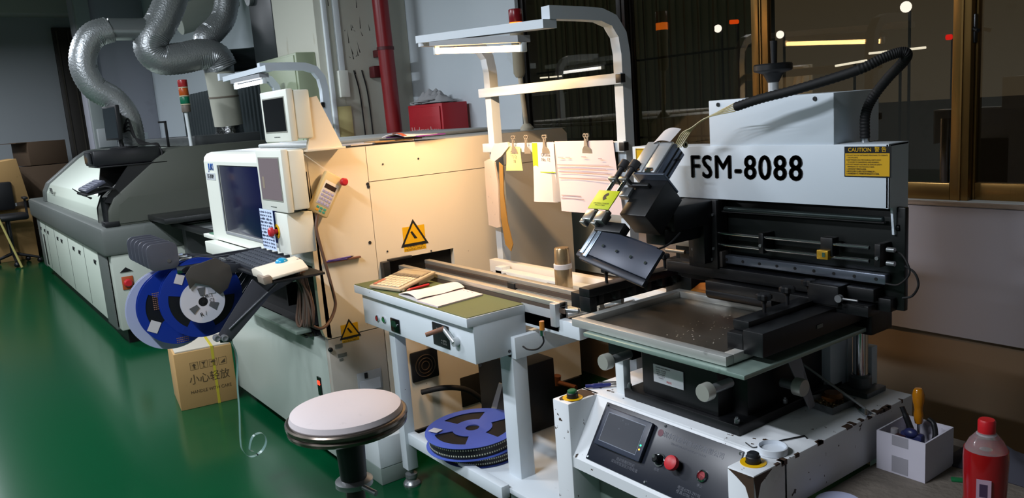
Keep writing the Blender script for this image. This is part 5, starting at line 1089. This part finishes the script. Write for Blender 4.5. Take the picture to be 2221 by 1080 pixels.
# ---- items at the column and wall
gc = thing('electrical_cabinet', 'pale green electrical cabinet fixed on the column behind the pick-and-place machine', 'cabinet', (-5.63, 2.18, .6))
MB().box(-6.02, -5.25, 2.11, 2.249, .6, 2.035, .006).obj('body', mat('sage_green_enamel', '8f9a80', .45), gc)
MB().box(-6.0, -5.28, 2.103, 2.111, .62, 2.02, .003).obj('door', mat('sage_green_enamel', '8f9a80'), gc)
MB().cyl((-5.90, 2.098, 1.60), (-5.90, 2.098, 1.72), .008, n=10).obj('handle', dsteel, gc)
bb_ = tagp(MB().box(-6.6, -6.1, 2.3, 2.9, 2.0, 2.9, .02).obj('dark_fan_unit', mat('dark_fan_grey', '2c3234', .4)), 'dark grey square fan housing mounted high behind the ducts', 'fan housing')
cd = MB().box(-5.199, -5.17, 2.30, 2.33, .5, 3.9, .003).box(-5.199, -5.17, 2.38, 2.42, 1.75, 3.9, .003); tagp(cd.obj('cable_duct', white_p), 'pair of narrow white cable ducts running up the column corner', 'cable duct')
yp_ = tagp(MB().box(-5.199, -5.18, 2.32, 2.44, 1.30, 1.66, .003).obj('yellow_board', mat('pale_yellow_panel', 'cfc58a', .6)), 'pale yellow board on the column below the second lamp stand crossbar', 'board')
sw = tagp(MB().box(-5.199, -5.15, 2.36, 2.43, 1.72, 1.90, .004).obj('switch_box', creamw), 'small off-white switch box on the column beside the second lamp stand', 'switch')
rp = thing('red_pipe', 'dark red vertical fire pipe in front of the column', 'pipe', (-5.08, 2.66, 0))
MB().cyl((-5.02, 2.70, 0), (-5.08, 2.66, 3.9), .055, n=28).obj('pipe', mat('dark_red_paint', '7d1d22', .35, var=.15, vs=5), rp)
MB().lathe((-5.052, 2.68, 2.02), (0, 0, 1), [(.06, 0), (.06, .02), (.055, .022), (.055, 0)], 28).box(-5.19, -5.09, 2.65, 2.70, 1.98, 2.03, .004).obj('pipe_clamp', mat('dark_red_clamp', '4d1418', .5), rp)
MB().box(-5.18, -5.10, 2.60, 2.68, 1.84, 1.92, .01).obj('pipe_outlet', mat('dark_red_clamp', '4d1418'), rp)
for k, y in enumerate((2.50, 2.56)): tagp(MB().tube([(-5.185, y-.01, 1.9), (-5.185, y+.02, 1.7), (-5.185, y+.03, 1.2)], .005, n=8).obj('wall_cable', rubber), '%s thin black cable hanging down the column left of the red pipe' % ('left' if k == 0 else 'right'), 'cable')
sm = MB()
for i in range(30):
    y = random.gauss(2.52, .06); z = random.uniform(1.75, 2.6); l = random.uniform(.01, .09)
    sm.poly([(-5.1995, y, z), (-5.1995, y+.006, z), (-5.1995, y+random.uniform(-.012, .012), z+l)], (.0006, 0, 0))
tagp(sm.obj('black_scuff_marks', mat('scuff', '24221f', .9)), 'black scuff marks on the column beside the red pipe', 'mark', kind='stuff')
fx = thing('red_fire_cabinet', 'red metal fire cabinet with faded white letters behind the machine', 'cabinet', (-4.67, 2.83, 1.0))
MB().box(-4.895, -4.45, 2.725, 2.919, 1.0, 1.628, .004).obj('body', mat('fire_red', 'a3202a', .4, var=.1, vs=4), fx)
MB().box(-4.875, -4.47, 2.715, 2.726, 1.02, 1.61, .003).obj('door', mat('fire_red', 'a3202a'), fx)
text('lettering', 'Hydrant box', .07, (-4.67, 2.713, 1.455), (1, 0, 0), (0, 0, 1), mat('faded_white', 'c9a9a4', .6), fx)
cloth = MB()
for k in range(7):
    ox, oy = -4.66+random.uniform(-.09, .09), 2.81+random.uniform(-.04, .04)
    cloth.grid(lambda u, v: Vector((ox+(u-.5)*.24, oy+(v-.5)*.14, 1.632+.055*math.sin(u*3.14)*math.sin(v*3.14)*(1+.5*math.sin(u*13+k*2)*math.cos(v*9+k))+.004*k)), 16, 10, .003)
cloth.tube([(-4.80, 2.76, 1.634), (-4.86, 2.755, 1.632), (-4.90, 2.75, 1.64)], .006)
tagp(cloth.obj('crumpled_rag', mat('grey_rag', '8d8e90', .9)), 'crumpled grey rag lying on top of the red fire cabinet', 'rag')
# ---- far left clutter
def carton(lab, c, s, rz, m_=card, tilt=0.):
    t = thing('cardboard_box', lab, 'box', c); M_ = Matrix.Translation(Vector(c)) @ Matrix.Rotation(rz, 4, 'Z') @ Matrix.Rotation(tilt, 4, 'X')
    MB().box(-s[0]/2, s[0]/2, -s[1]/2, s[1]/2, 0, s[2], .006, M_).obj('box_body', m_, t)
    MB().box(-s[0]/2, s[0]/2, -s[1]/2-.15, -s[1]/2, s[2]-.01, s[2], 0, M_ @ Matrix.Translation((0, 0, 0))).obj('flap', m_, t)
    return t
carton('upper tan cardboard box with slanting lid, farthest left', (-13.2, .74, .78), (.8, .65, .58), .05, card, .12)
carton('lower tan cardboard box under the slanting one, farthest left', (-13.3, .74, 0), (.8, .66, .70), .05, card)
carton('brown cardboard box standing on the floor left of the yellow stick', (-12.45, .20, 0), (.45, .4, .62), .2, mat('mid_brown_card', '6e5435', .8))
carton('tall dark brown cardboard box beside the dark door', (-14.15, 1.50, 0), (.7, .85, 1.25), .1, card_d)
carton('dark brown box on top of the tall dark one', (-14.15, 1.44, 1.26), (.55, .55, .35), .3, card_d)
carton('small tan box on the floor behind the oven end', (-12.9, 1.45, 0), (.4, .28, .4), .1, card)
ys = tagp(MB().cyl((-12.2, .62, .80), (-12.0, .80, .012), .014, n=8).obj('yellow_stick', mat('pale_yellow_stick', 'b3a862', .6)), 'thin pale yellow stick leaning towards the oven at the far left', 'stick')
oc = thing('office_chair', 'black office chair in front of the tan boxes at the far left', 'chair', (-12.45, .78, 0))
MB().box(-12.7, -12.25, .50, 1.0, .60, .68, .03).obj('seat', black_p, oc)
MB().box(-12.75, -12.68, .45, .90, .72, 1.10, .03).obj('backrest', black_p, oc)
for y in (.50, 1.0): MB().box(-12.62, -12.35, y-.03, y+.03, .86, .89, .01).cyl((-12.5, y, .64), (-12.5, y, .87), .015, n=10).obj('armrest', black_p, oc)
MB().cyl((-12.47, .76, .14), (-12.47, .76, .62), .03, n=14).obj('gas_post', dsteel, oc)
for k in range(5):
    a_ = math.radians(72*k); MB().cyl((-12.47, .76, .16), (-12.47+.3*math.cos(a_), .76+.3*math.sin(a_), .07), .022, .015, n=10).sph((-12.47+.3*math.cos(a_), .76+.3*math.sin(a_), .035), .035, 10).obj('leg', black_p, oc)
wb = tagp(MB().box(-12.89, -12.8, 2.06, 2.3, 1.45, 1.72, .01).obj('wall_switch_box', mat('pale_box', 'a9aeb0', .5)), 'pale grey box on the pier left of the edge-on monitor', 'box')
pb_ = tagp(MB().box(-12.6, -12.2, 2.3, 2.6, 0, 1.62, .01).obj('pale_cabinet', mat('pale_box2', '9ea6aa', .5)), 'pale grey upright cabinet behind the edge-on monitor', 'cabinet')
# ---- small things on the printing machine
Z = .672
def put(name, lab, cat, mb, m_, grp=None): return mb.obj(name, m_, None, lab, cat, grp)
sp = thing('palette_knife', 'blue handled palette knife lying on the printer base near the green button', 'knife', (-1.80, 1.60, Z))
a_, b_ = Vector((-1.822, 1.585, Z+.010)), Vector((-1.785, 1.640, Z+.010)); dv = (b_-a_).normalized()
c_ = A(1270, 838, z=Z+.008); d_ = A(1325, 834, z=Z+.008); e_ = A(1363, 832, z=Z+.004)
MB().tube([c_, c_.lerp(d_, .3), c_.lerp(d_, .7), d_], [.006, .0075, .006, .005], n=12).obj('handle', mat('navy_handle', '28306c', .4), sp)
dv = (e_-d_).normalized(); sd = Vector((-dv.y, dv.x, 0))
MB().poly([d_-sd*.004, d_-sd*.010+dv*.015, e_-sd*.011, e_+sd*.011, d_+sd*.010+dv*.015, d_+sd*.004], (0, 0, .0012)).obj('blade', steel, sp)
put('thin_rod', 'thin dark metal rod lying behind the palette knife', 'rod', MB().cyl(A(1297, 829, z=Z+.003), A(1366, 827, z=Z+.003), .002, n=8), dsteel)
rg = thing('tape_ring', 'white plastic ring lid lying behind the black palm button', 'lid', tuple(A(1676, 983, z=Z)))
rc_ = A(1676, 980, z=Z+.001)
MB().lathe(rc_, (0, 0, 1), [(.0, .003), (.031, .003), (.033, 0), (.036, 0), (.036, .016), (.033, .017), (.0325, .006)], 44).obj('ring', mat('ring_white', 'cfd6de', .45), rg)
put('loose_wire', 'thin grey wire lying left of the white ring lid', 'wire', MB().tube([A(1617, 960, z=Z+.002), A(1632, 970, z=Z+.002), A(1645, 968, z=Z+.002), A(1650, 962, z=Z+.002)], .0015, n=6), dsteel)
put('hex_key', 'thin black hex key lying beside the white ring lid', 'tool', MB().tube([A(1690, 956, z=Z+.003), A(1745, 945, z=Z+.003), A(1750, 950, z=Z+.003)], .002, sub=1, n=6), black_p)
# metal tray with screws
tr2 = thing('parts_tray', 'grey metal wedge tray full of small screws on the right of the printer base', 'tray', (-1.20, 1.86, Z))
P4 = [A(1742, 878, z=Z+.002), A(1805, 900, z=Z+.002), A(1852, 880, z=Z+.002), A(1800, 868, z=Z+.002)]
cen = sum(P4, Vector())/4
q = MB()
for i in range(4):
    p_, r_ = P4[i], P4[(i+1) % 4]; q.poly([p_, r_, r_+Vector((0, 0, .022))+(r_-cen)*.12, p_+Vector((0, 0, .022))+(p_-cen)*.12], (cen-(p_+r_)/2).normalized()*.002)
q.poly(P4, (0, 0, .002)); q.obj('tray_body', mat('tray_grey', '7a7d80', .35, .7), tr2)
MB().cyl((-1.258, 1.86, .80), (-1.10, 1.905, .70), .0035, n=8).obj('stay_rod', steel, tr2)
MB().poly([(-1.262, 1.79, .83), (-1.262, 1.85, .83), (-1.21, 1.84, .70), (-1.20, 1.80, .70)], (.003, 0, 0)).obj('chute_plate', mat('tray_grey', '7a7d80'), tr2)
q = MB()
for i in range(60):
    u, v = random.random(), random.random(); p_ = (P4[0].lerp(P4[1], u)).lerp(P4[3].lerp(P4[2], u), v).lerp(cen, .15) + Vector((0, 0, .006+random.random()*.006)); d2 = Vector((random.uniform(-1, 1), random.uniform(-1, 1), random.uniform(-.3, .3))).normalized()*.010
    q.cyl(p_, p_+d2, .0016, n=6).cyl(p_+d2, p_+d2*1.15, .0034, n=8)
tagp(q.obj('small_screws', mat('screw_bronze', '7c6a4a', .4, .7)), 'heap of small screws lying in the grey metal tray', 'screws', kind='stuff')
wr = thing('adjustable_wrench', 'dark handled adjustable wrench lying at the right edge of the printer base', 'wrench', (-1.15, 1.97, Z))
w0, w1, w2 = A(1848, 866, z=Z+.006), A(1868, 890, z=Z+.006), A(1885, 903, z=Z+.006)
MB().tube([w0, w0.lerp(w1, .5), w1], [.007, .006, .006], n=8).obj('handle', mat('wrench_grip', '26241f', .5), wr)
dv = (w2-w1).normalized(); sd = Vector((-dv.y, dv.x, 0))
MB().poly([w1-sd*.006, w1+dv*.008-sd*.012, w2-sd*.012+dv*.006, w2-sd*.004, w2-dv*.010, w2+sd*.005, w2+sd*.013+dv*.004, w1+dv*.008+sd*.010, w1+sd*.006], (0, 0, .006)).obj('jaw', chrome, wr)
put('orange_cap', 'brown orange round cap glimpsed under the stencil table at right', 'cap', MB().lathe((-1.225, 1.95, Z), (0, 0, 1), [(.03, 0), (.03, .02), (.022, .03), (0, .03)], 24), mat('brown_orange', '7a4a1e', .4))
# leather pouch and purple box behind the stencil
put('purple_box', 'purple box glimpsed behind the stencil frame', 'box', MB().box(-1.80, -1.60, 2.17, 2.30, .70, 1.0, .003), mat('purple_box', '4b2478', .5))
put('shelf_under_boxes', 'white shelf plate carrying the purple box behind the printer', 'shelf', MB().box(-1.9, -1.5, 2.155, 2.5, .68, .699, .002).box(-1.88, -1.86, 2.3, 2.32, .0, .68).box(-1.6, -1.58, 2.3, 2.32, .236, .68), white_p)
put('brown_pouch', 'orange brown leather-like pouch lying behind the stencil frame', 'pouch', MB().poly([(-1.79, 1.995, .90), (-1.64, 1.995, .90), (-1.63, 2.03, .93), (-1.68, 2.045, .945), (-1.77, 2.04, .93)], (0, -.008, -.012), None, .002), mat('orange_leather', 'a5661f', .5))
# ---- on the low platform
ZP = .5355
bx = thing('white_paper_box', 'open white paper box full of hand tools on the grimy low bench', 'box', (-1.27, 2.56, ZP))
c0 = A(2004, 1050, z=ZP); c1 = A(1903, 1013, z=ZP); 
bx0, by0 = (c1.x+.0), (c0.y+c1.y)/2; bx1 = c0.x; by1 = A(2070, 1010, z=ZP).y; bz1 = A(2004, 962, y=by0).z
wp_ = mat('white_carton', 'c3c0cc', .7, var=.06, vs=12, chips=.25, chs=60, chipcol='77748a'); th_ = .004
MB().box(bx0, bx1, by0, by0+th_, ZP, bz1).box(bx0, bx1, by1-th_, by1, ZP, bz1).box(bx0, bx0+th_, by0+th_, by1-th_, ZP, bz1).box(bx1-th_, bx1, by0+th_, by1-th_, ZP, bz1).box(bx0+th_, bx1-th_, by0+th_, by1-th_, ZP, ZP+.005).obj('box_walls', wp_, bx)
MB().box(bx0+.042, bx0+.085, by0-.0008, by0, ZP+.005, ZP+.05).obj('adhesive_tape', mat('clear_tape', '96949c', .25), bx); MB().box(bx0+.042, bx0+.085, by0-.0008, by0, bz1-.028, bz1-.001).obj('adhesive_tape', mat('clear_tape', '96949c', .25), bx)
mx_, my_ = (bx0+bx1)/2, (by0+by1)/2
sd_ = thing('screwdriver', 'screwdriver with clear amber handle standing in the white paper box', 'screwdriver', (mx_, my_, ZP+.01))
b0_ = Vector((mx_-.004, my_+.03, ZP+.008)); tdir = Vector((-.03, .02, 1)).normalized(); hb = b0_ + tdir*.100
MB().cyl(b0_, hb, .004, n=10).obj('shaft', chrome, sd_)
g = .72
MB().lathe(hb, tdir, [(r_*g, h_*g) for r_, h_ in [(.006, 0), (.013, .004), (.016, .02), (.017, .04), (.014, .055), (.016, .07), (.0205, .09), (.021, .115), (.017, .132), (.012, .138), (0, .139)]], 12).obj('handle', mat('amber_acetate', 'c07a12', .15, trans=.3), sd_)
pl_ = thing('pliers', 'pair of pliers with black curved handles sticking out of the white paper box', 'pliers', (mx_, my_, ZP+.02))
pz = bz1
MB().tube([(mx_-.036, my_+.0, pz+.052), (mx_-.026, my_, pz+.030), (mx_-.010, my_, pz-.006), (mx_+.006, my_-.006, pz-.03)], [.0065, .008, .008, .006, .006], n=12).obj('handle', black_p, pl_)
MB().tube([(mx_+.028, my_+.012, pz+.032), (mx_+.042, my_+.012, pz+.022), (mx_+.050, my_+.006, pz-.006), (mx_+.046, my_, pz-.03)], [.006, .007, .007, .006, .006], n=12).obj('handle', black_p, pl_)
MB().cyl((mx_+.006, my_-.006, pz-.03), (mx_+.012, my_-.006, ZP+.012), .009, n=12).obj('jaws', dsteel, pl_)
bt = thing('tape_holder', 'dark blue plastic holder leaning inside the white paper box', 'holder', (mx_, my_-.02, ZP+.01))
MB().box(mx_-.02, mx_+.038, my_-.042, my_-.018, ZP+.007, bz1+.002, .007).sph((mx_+.008, my_-.036, bz1+.001), .019, 16, (1, .7, .7)).obj('holder_body', mat('dark_blue_holder', '232850', .35), bt)
put('glass_vial', 'clear round vial inside the left corner of the white paper box', 'vial', MB().cyl((bx0+.030, by0+.035, ZP+.006), (bx0+.030, by0+.035, bz1+.004), .010, n=16, b=.003), mat('clear_vial', 'a8a4a8', .2, trans=.4))
put('brown_spool', 'dark red brown spool inside the white paper box near its left edge', 'spool', MB().cyl((bx0+.050, by0+.024, ZP+.006), (bx0+.050, by0+.024, bz1-.008), .013, n=18), mat('dark_maroon', '3a1a1c', .5))
# red bottle
bp = A(2139, 1085, z=.30); by_ = 1.75; bxx = A(2138, 1000, y=by_).x
ztop = A(2131, 905, y=by_).z; R_ = .5*(A(2183, 1000, y=by_)-A(2093, 1000, y=by_)).length
bo = thing('red_drink_bottle', 'clear plastic bottle of red liquid with red cap at the lower right', 'bottle', (bxx, by_, ZP))
hb_ = ztop-ZP; sh_ = A(2138, 975, y=by_).z-ZP
k = R_
prof = [(k*.9, 0), (k, .01), (k, hb_*.28), (k*.93, hb_*.36), (k*.96, hb_*.46), (k*1.0, sh_-.02), (k*.97, sh_), (k*.75, sh_+.022), (k*.38, sh_+.042), (k*.33, sh_+.05), (k*.33, hb_-.012)]
MB().lathe((bxx, by_, ZP), (0, 0, 1), prof[6:], 40).obj('bottle_shell', mat('clear_pet', 'e6dadd', .08, trans=.85, ior=1.2), bo)
MB().lathe((bxx, by_, ZP+.003), (0, 0, 1), [(r_, h_) for r_, h_ in prof[:7]] + [(0, sh_-.004)], 40).obj('red_liquid', mat('red_liquid', '8a0810', .15, coat=.3), bo)
MB().lathe((bxx, by_, ZP+hb_-.033), (0, 0, 1), [(k*.42, -.004), (k*.42, 0), (k*.38, 0), (k*.38, -.004)], 32).obj('white_neck_ring', white_p, bo)
MB().lathe((bxx, by_, ZP+hb_-.032), (0, 0, 1), [(k*.38, 0), (k*.39, .002), (k*.39, .026), (k*.34, .030), (0, .031)], 32).obj('cap', mat('red_cap', 'b3141e', .4), bo)
MB().box(-.016, .012, -.024, .024, 0, .0015, 0, frame(Vector((bxx, by_, sh_+ZP-.075))+Vector((.38, -.92, 0))*k, (.92, .38, 0), (0, 0, 1))).obj('label', mat('bottle_label', 'a58a9c', .5), bo)
MB().box(-.010, .005, -.015, .014, .0015, .002, 0, frame(Vector((bxx, by_, sh_+ZP-.075))+Vector((.38, -.92, 0))*k, (.92, .38, 0), (0, 0, 1))).obj('label_print', mat('label_dark', '3c2a44', .5), bo)
put('green_cap_piece', 'small green plastic piece lying between white box and red bottle', 'piece', MB().box(-.02, .02, -.008, .008, 0, .008, .002, frame(A(2082, 1044, z=ZP), (1, .6, 0), (-.6, 1, 0))), mat('green_piece', '11663a', .4))
put('white_plastic_lid', 'round white speckled lid at the bottom edge of the picture', 'lid', MB().lathe((-1.034, 1.672, ZP), (0, 0, 1), [(.0, .010), (.052, .010), (.056, .007), (.056, 0), (.0, 0)], 44), mat('lilac_lid', 'b4b9d6', .5, chips=.3, chs=60))
put('grey_cloth_bundle', 'dark grey cloth bundle behind the red bottle at the wall', 'cloth', MB().grid(lambda u, v: Vector((-.98+.26*u, 2.06+.15*v, ZP+.002+.05*math.sin(u*3.1)*math.sin(v*3.1)*(1+.3*math.sin(u*11)*math.sin(v*9)))), 20, 12, .003), mat('dark_cloth', '3a3a44', .9, var=.3, vs=20))
# greasy motor on a plate standing under the bench, right of its leg
rj = thing('greasy_motor_unit', 'dark greasy motor unit on a pale floor plate between bench and printer legs', 'motor', (-2.06, 1.86, .226))
gm = mat('greasy_metal', '34302a', .5, .5, var=.4, vs=14)
MB().lathe((-2.06, 1.84, .226), (0, 0, 1), [(.10, 0), (.10, .018), (.05, .03), (0, .03)], 32).obj('base_flange', steel, rj)
MB().cyl((-2.10, 1.93, .30), (-2.0, 1.80, .33), .075, n=28, b=.01).obj('motor_drum', gm, rj)
MB().box(-2.12, -2.0, 1.82, 1.96, .38, .40, .004).cyl((-2.07, 1.88, .38), (-2.07, 1.88, .45), .04, n=20).obj('gearbox', gm, rj)
for dx, dy in ((.06, .0), (-.06, .02), (.0, -.07)): MB().cyl((-2.06+dx, 1.84+dy, .244), (-2.06+dx, 1.84+dy, .275), .008, n=10).obj('bolt', chrome, rj)
put('masking_strip', 'pale strip of tape hanging under the bench box', 'tape', MB().poly([A(1082, 830, y=1.75), A(1090, 832, y=1.75), A(1070, 918, y=1.75), A(1055, 920, y=1.75)], (0, .002, 0)), mat('pale_strip_tape', 'b9b19c', .7))
